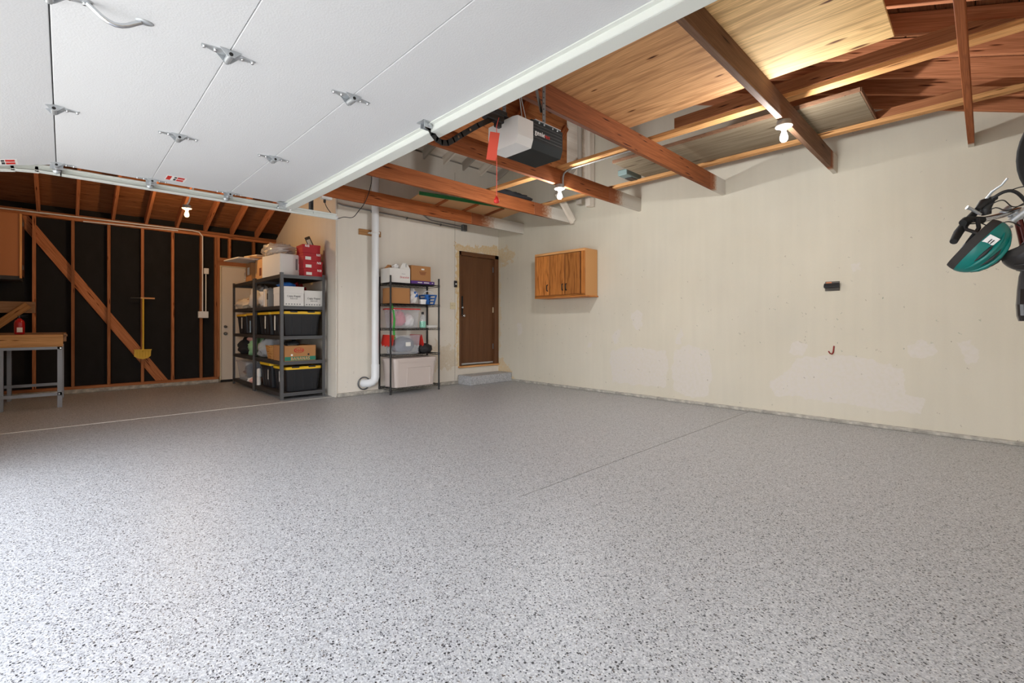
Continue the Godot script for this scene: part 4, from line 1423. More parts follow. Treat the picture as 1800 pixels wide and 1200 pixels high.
	for i in 4:
		var xx := -0.465 + i * 0.227
		beam("top_plank", Vector3(xx, 0.895, 0.50), Vector3(xx, 0.895, -0.50), 0.02, 0.218, M.grey_wood, b)
	for q in [[0.255, 0.495], [0.27, -0.495], [-0.245, 0.46], [-0.235, -0.56]]:
		st = nb()
		cbox(st, Vector3(q[0], 0.38, q[1]), Vector3(0.045, 0.76, 0.004), 0.001)
		cbox(st, Vector3(q[0] + 0.021, 0.38, q[1] - 0.02), Vector3(0.004, 0.76, 0.045), 0.001)
		obj("leg", st, M.bench_metal, b)
	for q in [[0.495, 0.17], [-0.52, 0.20], [0.495, 0.745]]:
		st = nb()
		cbox(st, Vector3(-0.0, q[1], q[0]), Vector3(0.56, 0.04, 0.004), 0.001)
		obj("stretcher", st, M.bench_metal, b)
	for q in [[0.25, 0.17, 0.499], [-0.245, 0.17, 0.47], [-0.235, 0.20, -0.55], [0.262, 0.74, 0.50]]:
		st = nb()
		tube(st, [Vector3(q[0], q[1], q[2]), Vector3(q[0], q[1], q[2] + 0.012)], 0.009, 8)
		obj("bolt", st, M.chrome, b)
	# extinguisher
	var f := thing("fire_extinguisher", "red fire extinguisher with white label standing on the workbench", "extinguisher", Vector3(-0.405, 0.906, -8.6))
	st = nb()
	lathe(st, [Vector2(0, 0), Vector2(0.044, 0.002), Vector2(0.048, 0.012), Vector2(0.048, 0.15), Vector2(0.040, 0.18), Vector2(0.02, 0.195), Vector2(0.018, 0.205), Vector2(0, 0.206)], 20)
	obj("cylinder", st, M.ext_red, f)
	st = nb()
	cbox(st, Vector3(0.004, 0.06, 0.0475), Vector3(0.05, 0.06, 0.004), 0.001)
	obj("label_plate", st, M.white, f)
	st = nb()
	cbox(st, Vector3(0, 0.222, 0), Vector3(0.022, 0.03, 0.022), 0.004)
	cbox(st, Vector3(0.03, 0.243, 0), Vector3(0.10, 0.008, 0.016), 0.002, Basis(Vector3(0, 0, 1), 0.2))
	cbox(st, Vector3(0.03, 0.226, 0), Vector3(0.08, 0.006, 0.016), 0.002, Basis(Vector3(0, 0, 1), -0.1))
	obj("valve", st, M.black_metal, f)
	# brown cabinet on the front wall
	var cb := thing("wooden_cabinet", "brown wooden cabinet hung beside the felt wall above the workbench", "cabinet", Vector3(-0.65, 1.68, -9.24))
	beam("body", Vector3(-0.0, 0.0, 0), Vector3(-0.0, 0.83, 0), 0.46, 0.50, M.cab_brown, cb, Vector3.RIGHT)
	beam("face_edge", Vector3(0.238, -0.03, 0.25), Vector3(0.238, 0.83, 0.25), 0.022, 0.03, pick("pale_wood", 0), cb, Vector3.RIGHT)
	st = nb()
	cbox(st, Vector3(0.242, 0.41, -0.02), Vector3(0.02, 0.80, 0.45), 0.003)
	obj("door", st, M.cab_dark, cb)
	for yy in [0.12, 0.70]:
		st = nb()
		cbox(st, Vector3(0.256, yy, 0.19), Vector3(0.01, 0.06, 0.03), 0.002)
		obj("hinge_plate", st, M.galv_dark, cb)
	st = nb()
	cbox(st, Vector3(0, -0.025, 0), Vector3(0.47, 0.05, 0.5), 0.003)
	obj("plinth", st, M.shelf_dark, cb)

# ---------------------------------------------------------------- steel shelving
const RACK_Y := [0.095, 0.525, 0.875, 1.29, 1.72]

func steel_rack(label: String, at: Vector3) -> Node3D:
	# at: floor below the middle; 0.57 deep (x), 1.22 long (z)
	var t := thing("steel_shelving_unit", label, "shelving", at, "black steel shelving units")
	var hx := 0.283
	var hz := 0.61
	for sx in [-1.0, 1.0]:
		for sz in [-1.0, 1.0]:
			var st := nb()
			cbox(st, Vector3(sx * hx, 0.8725, sz * (hz - 0.001)), Vector3(0.040, 1.745, 0.004), 0.001)
			cbox(st, Vector3(sx * (hx + 0.018), 0.8725, sz * (hz - 0.02)), Vector3(0.004, 1.745, 0.040), 0.001)
			obj("post", st, M.steel_grey, t)
	for y in RACK_Y:
		var s := Node3D.new()
		s.name = "shelf"
		t.add_child(s, true)
		s.position.y = y
		var st := nb()
		cbox(st, Vector3(0, -0.008, 0), Vector3(2 * hx - 0.01, 0.012, 2 * hz - 0.02), 0.001)
		obj("board", st, M.shelf_dark, s)
		for sz in [-1.0, 1.0]:
			st = nb()
			cbox(st, Vector3(0, -0.010, sz * (hz - 0.006)), Vector3(2 * hx, 0.018, 0.010), 0.002)
			cbox(st, Vector3(0, -0.040, sz * (hz - 0.008)), Vector3(2 * hx, 0.016, 0.010), 0.002)
			cbox(st, Vector3(0, -0.026, sz * (hz - 0.014)), Vector3(2 * hx, 0.044, 0.004), 0.001)
			obj("end_beam", st, M.steel_grey, s)
		for sx in [-1.0, 1.0]:
			st = nb()
			cbox(st, Vector3(sx * (hx + 0.01), -0.024, 0), Vector3(0.012, 0.05, 2 * hz - 0.02), 0.002)
			obj("side_beam", st, M.shelf_dark, s)
	return t

func build_steel_racks() -> void:
	steel_rack("black steel shelving with copy paper boxes at the mouth of the alcove", Vector3(2.413, 0, -7.29))
	steel_rack("black steel shelving deeper in the alcove against the cream door", Vector3(2.413, 0, -8.54))

func tote(label: String, at: Vector3, sx: float, h: float, sz: float, body: Material, lid: Material, group := "") -> Node3D:
	var t := thing("storage_tote", label, "tote", at, group)
	var a := sx * 0.5
	var b := sz * 0.5
	var st := nb()
	loft(st, [[0.0, a * 0.84, b * 0.84, 0.03], [0.01, a * 0.86, b * 0.86, 0.03], [h * 0.80, a * 0.95, b * 0.95, 0.03], [h * 0.80, a * 0.985, b * 0.985, 0.03], [h * 0.86, a * 0.985, b * 0.985, 0.03]])
	obj("bin", st, body, t)
	for i in [-1.0, 0.0, 1.0]:
		st = nb()
		cbox(st, Vector3(i * a * 0.5, h * 0.42, b * 0.905), Vector3(0.012, h * 0.72, 0.012), 0.003, Basis(Vector3(1, 0, 0), 0.07))
		obj("rib", st, body, t)
		st = nb()
		cbox(st, Vector3(-a * 0.905, h * 0.42, i * b * 0.5), Vector3(0.012, h * 0.72, 0.012), 0.003, Basis(Vector3(0, 0, 1), 0.07))
		obj("rib", st, body, t)
	st = nb()
	loft(st, [[h * 0.86, a, b, 0.03], [h * 0.86, a * 1.01, b * 1.01, 0.03], [h * 0.95, a * 1.01, b * 1.01, 0.03], [h * 0.965, a * 0.97, b * 0.97, 0.03], [h * 0.965, a * 0.9, b * 0.9, 0.03], [h * 0.94, a * 0.88, b * 0.88, 0.03]])
	obj("lid", st, lid, t)
	for i in [-1.0, 1.0]:
		st = nb()
		cbox(st, Vector3(i * a * 0.45, h * 0.95, b * 0.99), Vector3(0.10, h * 0.06, 0.02), 0.003)
		obj("latch", st, M.black_plastic, t)
	return t

func label_plate(t: Node3D, at: Vector3, s: Vector3, m: Material, called := "paper_label") -> void:
	var st := nb()
	cbox(st, at, s, 0.0006)
	obj(called, st, m, t)

func carton(called: String, label: String, at: Vector3, s: Vector3, m: Material, group := "", turn := 0.0, tape := true) -> Node3D:
	var t := thing(called, label, "box", at, group, turn)
	var st := nb()
	cbox(st, Vector3(0, s.y * 0.5, 0), s, 0.004)
	obj("carton", st, m, t)
	if tape:
		st = nb()
		cbox(st, Vector3(0, s.y + 0.0005, 0), Vector3(s.x * 0.98, 0.001, 0.05), 0.0003)
		cbox(st, Vector3(0, s.y * 0.86, s.z * 0.5 + 0.0005), Vector3(0.05, s.y * 0.26, 0.001), 0.0003)
		obj("tape", st, M.card_pale, t)
	return t

func build_rack_goods() -> void:
	var X := 2.413
	var y0: float = RACK_Y[0]; var y1: float = RACK_Y[1]; var y2: float = RACK_Y[2]; var y3: float = RACK_Y[3]; var y4: float = RACK_Y[4]
	# black totes with yellow lids
	var g := "black totes with yellow lids"
	var t := tote("large black tote with yellow lid on the bottom shelf under the banana box", Vector3(X + 0.02, y0, -6.98), 0.50, 0.36, 0.52, M.tote_black, M.yellow, g)
	label_plate(t, Vector3(-0.238, 0.20, -0.02), Vector3(0.002, 0.15, 0.02), M.paper)
	t = tote("large black tote with yellow lid on the bottom shelf behind another one", Vector3(X, y0, -7.55), 0.50, 0.385, 0.50, M.tote_black, M.yellow, g)
	label_plate(t, Vector3(-0.238, 0.20, 0.12), Vector3(0.002, 0.15, 0.03), M.paper)
	t = tote("black tote with yellow lid on the middle shelf under the copy paper boxes", Vector3(X, y2, -6.98), 0.53, 0.355, 0.53, M.tote_black, M.yellow, g)
	label_plate(t, Vector3(-0.252, 0.18, -0.10), Vector3(0.002, 0.21, 0.05), M.paper)
	t = tote("black tote with yellow lid on the middle shelf with one long white label", Vector3(X, y2, -7.58), 0.53, 0.355, 0.55, M.tote_black, M.yellow, g)
	label_plate(t, Vector3(-0.252, 0.19, 0.06), Vector3(0.002, 0.19, 0.05), M.paper)
	t = tote("black tote with yellow lid and pale blue label on the deeper shelving", Vector3(X, y2, -8.24), 0.53, 0.35, 0.52, M.tote_black, M.yellow, g)
	label_plate(t, Vector3(-0.252, 0.12, -0.05), Vector3(0.002, 0.19, 0.07), mat(c8(150, 180, 206), 0.7))
	t = tote("black tote with yellow lid beside the cream door on the deeper shelving", Vector3(X, y2, -8.82), 0.53, 0.34, 0.52, M.tote_black, M.yellow, g)
	label_plate(t, Vector3(-0.252, 0.18, 0.04), Vector3(0.002, 0.19, 0.05), M.paper)
	# two bottles squeezed between posts on the bottom shelf
	for q in [[-7.86, 0.30, M.card_white, "upper one of two small white cans at the end of the bottom shelf"], [-7.86, 0.12, M.bag_white, "lower one of two small white cans at the end of the bottom shelf"]]:
		var b := thing("spray_can", q[3], "can", Vector3(2.17, y0 + (0.0 if q[1] < 0.2 else 0.13), q[0]), "cans on the bottom shelf")
		var s2 := nb()
		lathe(s2, [Vector2(0, 0), Vector2(0.03, 0), Vector2(0.03, 0), Vector2(0.03, 0.11), Vector2(0.02, 0.125), Vector2(0, 0.127)], 16)
		obj("body", s2, q[2], b)
	# banana box
	var b := thing("banana_box", "open cardboard banana box with red oval and green band on the shelf", "box", Vector3(X - 0.035, y1, -6.93))
	var st := nb()
	var w := 0.42
	var l := 0.46
	var h := 0.215
	for q in [[0, h * 0.5, l * 0.5, w, h, 0.006], [0, h * 0.5, -l * 0.5, w, h, 0.006]]:
		cbox(st, Vector3(q[0], q[1], q[2]), Vector3(q[3], q[4], q[5]), 0.002)
	for sx in [-1.0, 1.0]:
		cbox(st, Vector3(sx * w * 0.5, h * 0.5, 0), Vector3(0.006, h, l), 0.002)
	cbox(st, Vector3(0, 0.004, 0), Vector3(w, 0.008, l), 0.002)
	obj("carton", st, M.card, b)
	st = nb()
	cbox(st, Vector3(0.0, 0.034, l * 0.5 + 0.0035), Vector3(w, 0.055, 0.001), 0.0003)
	obj("green_band", st, M.ink_green, b)
	text("BANANAS", 0.042, M.card_pale, b, Vector3(0.0, 0.034, l * 0.5 + 0.0045), FACE_PZ, "lettering", true)
	st = nb()
	var ov := []
	for i in 25:
		var a := TAU * i / 24.0
		ov.append(Vector3(-0.02 + 0.065 * cos(a), 0.148 + 0.036 * sin(a), l * 0.5 + 0.004))
	tube(st, ov, 0.003, 5, false)
	obj("oval", st, M.ink_red, b)
	text("Dole", 0.045, M.ink_red, b, Vector3(-0.02, 0.148, l * 0.5 + 0.0045), FACE_PZ, "lettering", true)
	st = nb()
	tube(st, [Vector3(-0.115, 0.085, l * 0.5 + 0.001), Vector3(-0.115, 0.085, l * 0.5 + 0.005)], 0.014, 12)
	obj("hand_hole", st, M.white, b)
	st = nb()
	tube(st, [Vector3(0.11, 0.088, l * 0.5 + 0.001), Vector3(0.11, 0.088, l * 0.5 + 0.005)], 0.014, 12)
	obj("hand_hole", st, M.ink, b)
	st = nb()
	cbox(st, Vector3(-w * 0.5 - 0.0035, 0.04, 0.10), Vector3(0.001, 0.05, 0.05), 0.0003)
	obj("sticker", st, M.white, b)
	var rd := thing("portable_radio", "black and silver gadget lying on top of the banana box", "gadget", Vector3(X - 0.08, y1 + 0.19, -6.92))
	st = nb()
	cbox(st, Vector3(0, 0.045, 0), Vector3(0.16, 0.07, 0.2), 0.025)
	obj("case", st, M.black_plastic, rd)
	st = nb()
	cbox(st, Vector3(-0.02, 0.03, 0.1), Vector3(0.12, 0.012, 0.012), 0.004)
	obj("trim_band", st, M.chrome, rd)
	var ba := thing("wicker_basket", "orange wicker basket beside the banana box on the second shelf", "basket", Vector3(X - 0.15, y1, -7.36))
	st = nb()
	for k in 9:
		var y := 0.012 + k * 0.022
		var pts := rr_ring(y, 0.085 + 0.003 * k, 0.10 + 0.003 * k, 0.03)
		pts.append(pts[0])
		tube(st, pts, 0.008, 5, false)
	obj("weave", st, M.basket, ba)
	st = nb()
	var ringa := rr_ring(0.0, 0.085, 0.10, 0.03)
	var ringb := rr_ring(0.20, 0.11, 0.125, 0.03)
	for k in ringa.size():
		tube(st, [ringa[k], ringb[k]], 0.006, 5)
	obj("stake", st, M.card, ba)
	var pb := thing("clear_plastic_bag", "clear plastic bag of odds and ends behind the wicker basket", "bag", Vector3(X - 0.10, y1, -7.68))
	st = nb()
	blob(st, Vector3(0, 0.14, 0), Vector3(0.19, 0.17, 0.17), 71, 0.55, 2.2)
	obj("film", st, M.film, pb)
	st = nb()
	blob(st, Vector3(0, 0.10, 0), Vector3(0.14, 0.11, 0.13), 72, 0.5, 2.0)
	obj("contents", st, M.cloth_dark, pb)
	# copy paper boxes
	for q in [["white copy paper box with lid line at the rack corner post", X - 0.125, 0.27, -6.90, 0.42, true], ["smaller white copy paper box beside the cream wall", X + 0.155, 0.225, -6.86, 0.30, false]]:
		var c := thing("copy_paper_box", q[0], "box", Vector3(q[1], y3, q[3]), "copy paper boxes")
		st = nb()
		cbox(st, Vector3(0, q[2] * 0.5, 0), Vector3(0.268, q[2], q[4]), 0.004)
		obj("carton", st, M.card_white, c)
		if q[5]:
			st = nb()
			cbox(st, Vector3(0, q[2] * 0.82, 0), Vector3(0.274, q[2] * 0.36, q[4] + 0.006), 0.004)
			obj("lid", st, M.card_white, c)
		text("Copy Paper", 0.027, M.ink, c, Vector3(0.0, q[2] * 0.5, q[4] * 0.5 + 0.0045), FACE_PZ)
		text("Made in USA", 0.013, M.ink, c, Vector3(0.0, q[2] * 0.5 - 0.035, q[4] * 0.5 + 0.0045), FACE_PZ)
		st = nb()
		for i in 6:
			cbox(st, Vector3(-0.10 + i * 0.036, 0.025, q[4] * 0.5 + 0.001), Vector3(0.018, 0.018, 0.001), 0.0003)
		obj("small_print", st, M.emt, c)
	var fb := thing("folded_blue_bag", "blue bag pushed on top of the copy paper box", "bag", Vector3(X - 0.12, y3 + 0.27, -7.0))
	st = nb()
	blob(st, Vector3(0, 0.03, 0), Vector3(0.11, 0.045, 0.12), 31, 0.5, 2.4)
	obj("cloth", st, M.blue, fb)
	fb = thing("folded_red_cloth", "dark red cloth stuffed behind the copy paper boxes", "cloth", Vector3(X + 0.13, y3, -7.22))
	st = nb()
	blob(st, Vector3(0, 0.15, 0), Vector3(0.12, 0.20, 0.14), 32, 0.5, 2.0)
	obj("cloth", st, M.red_dark, fb)
	var pf := thing("magazine_file", "clear and grey magazine files standing behind the copy paper box", "files", Vector3(X - 0.13, y3, -7.36))
	for i in 3:
		st = nb()
		cbox(st, Vector3(-0.04, 0.125, -0.09 + i * 0.085), Vector3(0.24, 0.25, 0.07), 0.006)
		obj("file", st, [M.bag_white, M.cloth_cream, M.emt][i], pf)
	label_plate(pf, Vector3(-0.162, 0.15, 0.08), Vector3(0.003, 0.09, 0.05), M.ink)
	var wb := thing("stuffed_plastic_bag", "grey stuffed bag at the end of the copy paper shelf", "bag", Vector3(X - 0.10, y3, -7.74))
	st = nb()
	blob(st, Vector3(0, 0.13, 0), Vector3(0.17, 0.16, 0.13), 73, 0.5, 2.2)
	obj("bag", st, M.bag_white, wb)
	# top of the near unit
	var wc := carton("white_carton", "big plain white carton on top of the black shelving", Vector3(X - 0.13, y4, -7.18), Vector3(0.30, 0.31, 0.60), M.card_white, "", 0.0, false)
	st = nb()
	cbox(st, Vector3(0.08, 0.17, 0.3005), Vector3(0.03, 0.16, 0.001), 0.0003)
	obj("tape", st, M.emt, wc)
	wc.rotation.y = 0.10
	# five red shoe boxes
	var yy := y4
	var rows := [[0.27, 0.105, 0.30, 0.02, "lowest red shoe box of the stack on the black shelving"], [0.275, 0.11, 0.30, -0.02, "second red shoe box up in the stack on the black shelving"], [0.255, 0.115, 0.29, 0.03, "third red shoe box up in the stack on the black shelving"], [0.25, 0.12, 0.29, -0.06, "topmost red shoe box of the stack on the black shelving"]]
	for i in 4:
		var q: Array = rows[i]
		var sb := thing("shoe_box", q[4], "shoe box", Vector3(X + 0.145 - (0.012 if i > 1 else 0.0), yy, -6.86), "red shoe boxes", q[3])
		st = nb()
		cbox(st, Vector3(0, q[1] * 0.40, 0), Vector3(q[0] - 0.008, q[1] * 0.80, q[2] - 0.008), 0.003)
		obj("carton", st, M.red_dark, sb)
		st = nb()
		cbox(st, Vector3(0, q[1] * 0.84, 0), Vector3(q[0], q[1] * 0.32, q[2]), 0.003)
		obj("lid", st, M.red_dark, sb)
		if i < 3:
			label_plate(sb, Vector3(-0.06, q[1] * 0.36, q[2] * 0.5 - 0.003), Vector3(0.08, q[1] * 0.38, 0.002), M.paper)
		text("NB", 0.034, M.white, sb, Vector3(0.085 if i != 3 else -0.06, q[1] * 0.82, q[2] * 0.5 + 0.0005), FACE_PZ, "lettering", true)
		yy += q[1]
	var dk := thing("picture_frame", "dark framed picture leaning on top of the red shoe boxes", "picture", Vector3(X + 0.16, yy, -6.90), "", 0.7)
	st = nb()
	cbox(st, Vector3(0, 0.07, 0), Vector3(0.16, 0.15, 0.012), 0.003, Basis(Vector3(1, 0, 0), -0.3) * Basis(Vector3(0, 0, 1), 0.35))
	obj("frame", st, M.shelf_dark, dk)
	st = nb()
	cbox(st, Vector3(-0.02, 0.055, 0.014), Vector3(0.11, 0.09, 0.004), 0.001, Basis(Vector3(1, 0, 0), -0.3) * Basis(Vector3(0, 0, 1), 0.35))
	obj("picture", st, M.paper, dk)
	var bd := thing("wrapped_bundle", "bundle of goods wrapped in clear plastic lying on the white carton", "bundle", Vector3(X - 0.12, y4 + 0.31, -7.36))
	st = nb()
	blob(st, Vector3(0, 0.09, 0), Vector3(0.20, 0.11, 0.36), 51, 0.5, 2.6)
	obj("wrap", st, M.film, bd)
	st = nb()
	blob(st, Vector3(0, 0.075, 0.0), Vector3(0.16, 0.085, 0.31), 52, 0.35, 2.0)
	obj("contents", st, M.cloth_cream, bd)
	# top of the deeper unit: cartons and flat mailers
	var bc := carton("brown_carton", "brown cardboard carton with torn label on top of the deeper shelving", Vector3(X - 0.11, y4, -8.32), Vector3(0.32, 0.30, 0.30), M.card)
	label_plate(bc, Vector3(-0.161, 0.17, 0.0), Vector3(0.002, 0.12, 0.12), M.paper)
	bc = carton("brown_carton", "tall pale cardboard carton between the brown carton and the white one", Vector3(X - 0.095, y4, -7.83), Vector3(0.30, 0.315, 0.42), M.card_pale)
	label_plate(bc, Vector3(-0.151, 0.12, 0.05), Vector3(0.002, 0.12, 0.10), M.ink_brown, "print")
	var fy := y4 + 0.318
	var mailers := [["lowest flat mailer lying across the cartons, long and grey", 0.62, 0.022, 0.60, M.bag_white, 0.1], ["middle flat mailer lying across the cartons, wrapped in film", 0.36, 0.03, 0.46, M.card_pale, -0.12], ["topmost flat mailer lying across the cartons, thin and tan", 0.30, 0.028, 0.40, M.cloth_cream, 0.2]]
	for i in 3:
		var q: Array = mailers[i]
		var mm := thing("flat_mailer", q[0], "parcel", Vector3(X - (0.24 if i == 0 else 0.16), fy, -8.12 - (0.12 if i == 0 else 0.0)), "flat mailers on the cartons", q[5])
		st = nb()
		cbox(st, Vector3(0, q[2] * 0.5, 0), Vector3(q[1], q[2], q[3]), 0.006)
		obj("parcel", st, q[4], mm)
		fy += q[2] + 0.001
	var cp := thing("draped_cloth", "pale cloth hanging down the end of the brown carton", "cloth", Vector3(X - 0.16, y4, -8.58))
	st = nb()
	blob(st, Vector3(0, 0.13, 0), Vector3(0.10, 0.15, 0.06), 53, 0.5, 2.0)
	obj("cloth", st, M.cloth_cream, cp)
	# deeper unit, upper shelf: clothes
	var cl := thing("cloth_heap", "heap of cream and pink clothes on the deeper shelving", "clothes", Vector3(X - 0.17, y3, -8.76))
	st = nb()
	blob(st, Vector3(0, 0.075, 0), Vector3(0.15, 0.10, 0.26), 54, 0.6, 2.4)
	obj("clothes", st, M.cloth_cream, cl)
	st = nb()
	blob(st, Vector3(0.03, 0.13, 0.12), Vector3(0.08, 0.05, 0.10), 55, 0.6, 2.4)
	obj("red_garment", st, M.ink_brown, cl)
	cl = thing("white_sack", "white plastic sack leaning on the post of the deeper shelving", "bag", Vector3(X - 0.12, y3, -8.22))
	st = nb()
	blob(st, Vector3(0, 0.16, 0), Vector3(0.15, 0.20, 0.20), 56, 0.5, 2.0)
	obj("sack", st, M.bag_white, cl)
	# deeper unit, second shelf
	cl = thing("plastic_bag", "pale green plastic bag with pink cloth on the deeper shelving", "bag", Vector3(X - 0.14, y1, -8.22))
	st = nb()
	blob(st, Vector3(0, 0.14, 0), Vector3(0.15, 0.18, 0.22), 57, 0.45, 1.8)
	obj("bag", st, M.bag_green, cl)
	st = nb()
	blob(st, Vector3(-0.02, 0.27, -0.12), Vector3(0.11, 0.07, 0.13), 58, 0.6, 2.4)
	obj("pink_cloth", st, M.cloth_pink, cl)
	cl = thing("black_bag", "black bag in the dark end of the deeper shelving", "bag", Vector3(X - 0.10, y1, -8.85))
	st = nb()
	blob(st, Vector3(0, 0.13, 0), Vector3(0.17, 0.16, 0.22), 59, 0.5, 2.0)
	obj("bag", st, M.cloth_dark, cl)
	# deeper unit, bottom shelf: clear tub
	cl = thing("clear_tub", "clear plastic tub of dark clothes on the bottom shelf beside the cream door", "tub", Vector3(X - 0.04, y0, -8.72))
	st = nb()
	loft(st, [[0.0, 0.20, 0.27, 0.04], [0.30, 0.235, 0.31, 0.04], [0.30, 0.25, 0.325, 0.04], [0.315, 0.25, 0.325, 0.04]], true, false)
	obj("tub", st, M.clear, cl)
	st = nb()
	blob(st, Vector3(0, 0.14, 0), Vector3(0.18, 0.14, 0.25), 61, 0.3, 2.0)
	obj("contents", st, mat(c8(38, 46, 66), 0.9), cl)
	st = nb()
	cbox(st, Vector3(0, 0.322, 0), Vector3(0.50, 0.014, 0.65), 0.005)
	obj("lid", st, M.clear, cl)
	cl = thing("shoe_pair", "pale shoes at the end of the bottom shelf of the deeper shelving", "shoes", Vector3(X - 0.2, y0, -8.22))
	for i in 2:
		st = nb()
		blob(st, Vector3(0.0, 0.045, i * 0.11), Vector3(0.11, 0.05, 0.045), 62 + i, 0.25, 1.5)
		obj("shoe", st, [M.bag_white, M.cloth_pink][i], cl)

# ---------------------------------------------------------------- wire shelving
func build_wire_rack() -> void:
	var cx := 3.858
	var cz := -6.245
	var hx := 0.427
	var hz := 0.165
	var t := thing("wire_shelving_unit", "black wire shelving unit against the back wall beside the white pipe", "shelving", Vector3(cx, 0, cz))
	for sx in [-1.0, 1.0]:
		for sz in [-1.0, 1.0]:
			var st := nb()
			tube(st, [Vector3(sx * hx, 0.025, sz * hz), Vector3(sx * hx, 1.755, sz * hz)], 0.0135, 12)
			obj("post", st, M.black_metal, t)
			st = nb()
			lathe(st, [Vector2(0, 0), Vector2(0.016, 0.0), Vector2(0.018, 0.01), Vector2(0.010, 0.028), Vector2(0, 0.028)], 12, Transform3D(Basis.IDENTITY, Vector3(sx * hx, 0, sz * hz)))
			obj("foot", st, M.black_plastic, t)
	for y in WIRE_Y:
		var s := Node3D.new()
		s.name = "wire_shelf"
		t.add_child(s, true)
		s.position.y = y
		var st := nb()
		for sz in [-1.0, 1.0]:
			tube(st, [Vector3(-hx, -0.004, sz * hz), Vector3(hx, -0.004, sz * hz)], 0.004, 6)
			tube(st, [Vector3(-hx, -0.030, sz * hz), Vector3(hx, -0.030, sz * hz)], 0.004, 6)
		for sx in [-1.0, 1.0]:
			tube(st, [Vector3(sx * hx, -0.004, -hz), Vector3(sx * hx, -0.004, hz)], 0.004, 6)
			tube(st, [Vector3(sx * hx, -0.030, -hz), Vector3(sx * hx, -0.030, hz)], 0.004, 6)
		obj("rim", st, M.black_metal, s)
		for sz in [-1.0, 1.0]:
			st = nb()
			var pts := []
			for i in 25:
				pts.append(Vector3(lerpf(-hx, hx, i / 24.0), -0.004 if i % 2 == 0 else -0.030, sz * hz))
			tube(st, pts, 0.0028, 5)
			obj("truss_wire", st, M.black_metal, s)
		st = nb()
		for i in 33:
			var x := lerpf(-hx + 0.012, hx - 0.012, i / 32.0)
			tube(st, [Vector3(x, -0.002, -hz), Vector3(x, -0.002, hz)], 0.0022, 5)
		for z in [-0.06, 0.06]:
			tube(st, [Vector3(-hx, -0.007, z), Vector3(hx, -0.007, z)], 0.003, 5)
		obj("deck_wire", st, M.black_metal, s)
		for sx in [-1.0, 1.0]:
			for sz in [-1.0, 1.0]:
				st = nb()
				tube(st, [Vector3(sx * hx, -0.036, sz * hz), Vector3(sx * hx, 0.004, sz * hz)], 0.018, 12)
				obj("collar", st, M.black_plastic, s)
	var y0: float = WIRE_Y[0]; var y1: float = WIRE_Y[1]; var y2: float = WIRE_Y[2]; var y3: float = WIRE_Y[3]; var y4: float = WIRE_Y[4]
	# beige tote at the bottom
	var o := thing("beige_tote", "large beige plastic tote with lid on the lowest wire shelf", "tote", Vector3(3.85, y0, cz + 0.0))
	var st := nb()
	loft(st, [[0.0, 0.345, 0.175, 0.05], [0.37, 0.372, 0.198, 0.06], [0.37, 0.382, 0.208, 0.06], [0.40, 0.382, 0.208, 0.06]])
	obj("bin", st, M.tote_beige, o)
	st = nb()
	loft(st, [[0.40, 0.388, 0.214, 0.06], [0.425, 0.388, 0.214, 0.06], [0.435, 0.375, 0.20, 0.06], [0.435, 0.34, 0.16, 0.05], [0.425, 0.33, 0.15, 0.05]])
	obj("lid", st, M.tote_beige, o)
	st = nb()
	var tilt := Basis(Vector3(1, 0, 0), 0.062)
	for q in [[0.05, 0.29, 0.40, 0.012], [-0.155, 0.155, 0.012, 0.27], [0.255, 0.155, 0.012, 0.27]]:
		cbox(st, Vector3(q[0], q[1], 0.176 + 0.023 * q[1] / 0.37), Vector3(q[2], q[3], 0.012), 0.004, tilt)
	obj("moulded_frame", st, M.tote_beige, o)
	# clear bin with red flap lid
	o = thing("clear_bin", "clear bin with open red flaps on the second wire shelf", "bin", Vector3(3.73, y1, cz))
	st = nb()
	loft(st, [[0.0, 0.195, 0.14, 0.02], [0.27, 0.215, 0.165, 0.02], [0.27, 0.228, 0.176, 0.02], [0.285, 0.228, 0.176, 0.02]], true, false)
	obj("bin", st, M.clear, o)
	st = nb()
	blob(st, Vector3(0.0, 0.13, 0), Vector3(0.18, 0.13, 0.13), 81, 0.25, 1.6)
	obj("contents", st, mat(c8(120, 122, 136), 0.8), o)
	# toothed flaps fold down over the two ends
	var teeth := [Vector2(-0.17, 0.0), Vector2(0.17, 0.0), Vector2(0.175, -0.15), Vector2(0.13, -0.185), Vector2(0.10, -0.155), Vector2(0.06, -0.18), Vector2(0.02, -0.155), Vector2(-0.03, -0.185), Vector2(-0.07, -0.155), Vector2(-0.12, -0.175), Vector2(-0.17, -0.13)]
	for sx in [-1.0, 1.0]:
		st = nb()
		prism(st, teeth, 0.006, Transform3D(Basis(Vector3(0, 0, 1), 0.22 * sx) * Basis(Vector3(0, 0, 1), Vector3(0, 1, 0), Vector3(-1, 0, 0)), Vector3(0.236 * sx, 0.29, 0)))
		obj("red_flap", st, M.red, o)
	label_plate(o, Vector3(0.0, 0.15, 0.158), Vector3(0.085, 0.06, 0.003), M.paper)
	o = thing("black_pouch", "black leather pouch beside the clear bin with red flaps", "pouch", Vector3(4.115, y1, cz + 0.03))
	st = nb()
	blob(st, Vector3(0, 0.06, 0), Vector3(0.125, 0.085, 0.08), 82, 0.25, 1.6)
	obj("pouch", st, M.black_plastic, o)
	# clear bin with red lid
	o = thing("clear_bin", "clear bin with red lid and pink toys on the middle wire shelf", "bin", Vector3(3.715, y2, cz))
	st = nb()
	loft(st, [[0.0, 0.195, 0.14, 0.02], [0.265, 0.218, 0.16, 0.02], [0.265, 0.232, 0.172, 0.02], [0.278, 0.232, 0.172, 0.02]], true, false)
	obj("bin", st, M.clear, o)
	st = nb()
	loft(st, [[0.279, 0.234, 0.174, 0.02], [0.292, 0.234, 0.174, 0.02], [0.296, 0.22, 0.16, 0.02]])
	obj("lid", st, M.red, o)
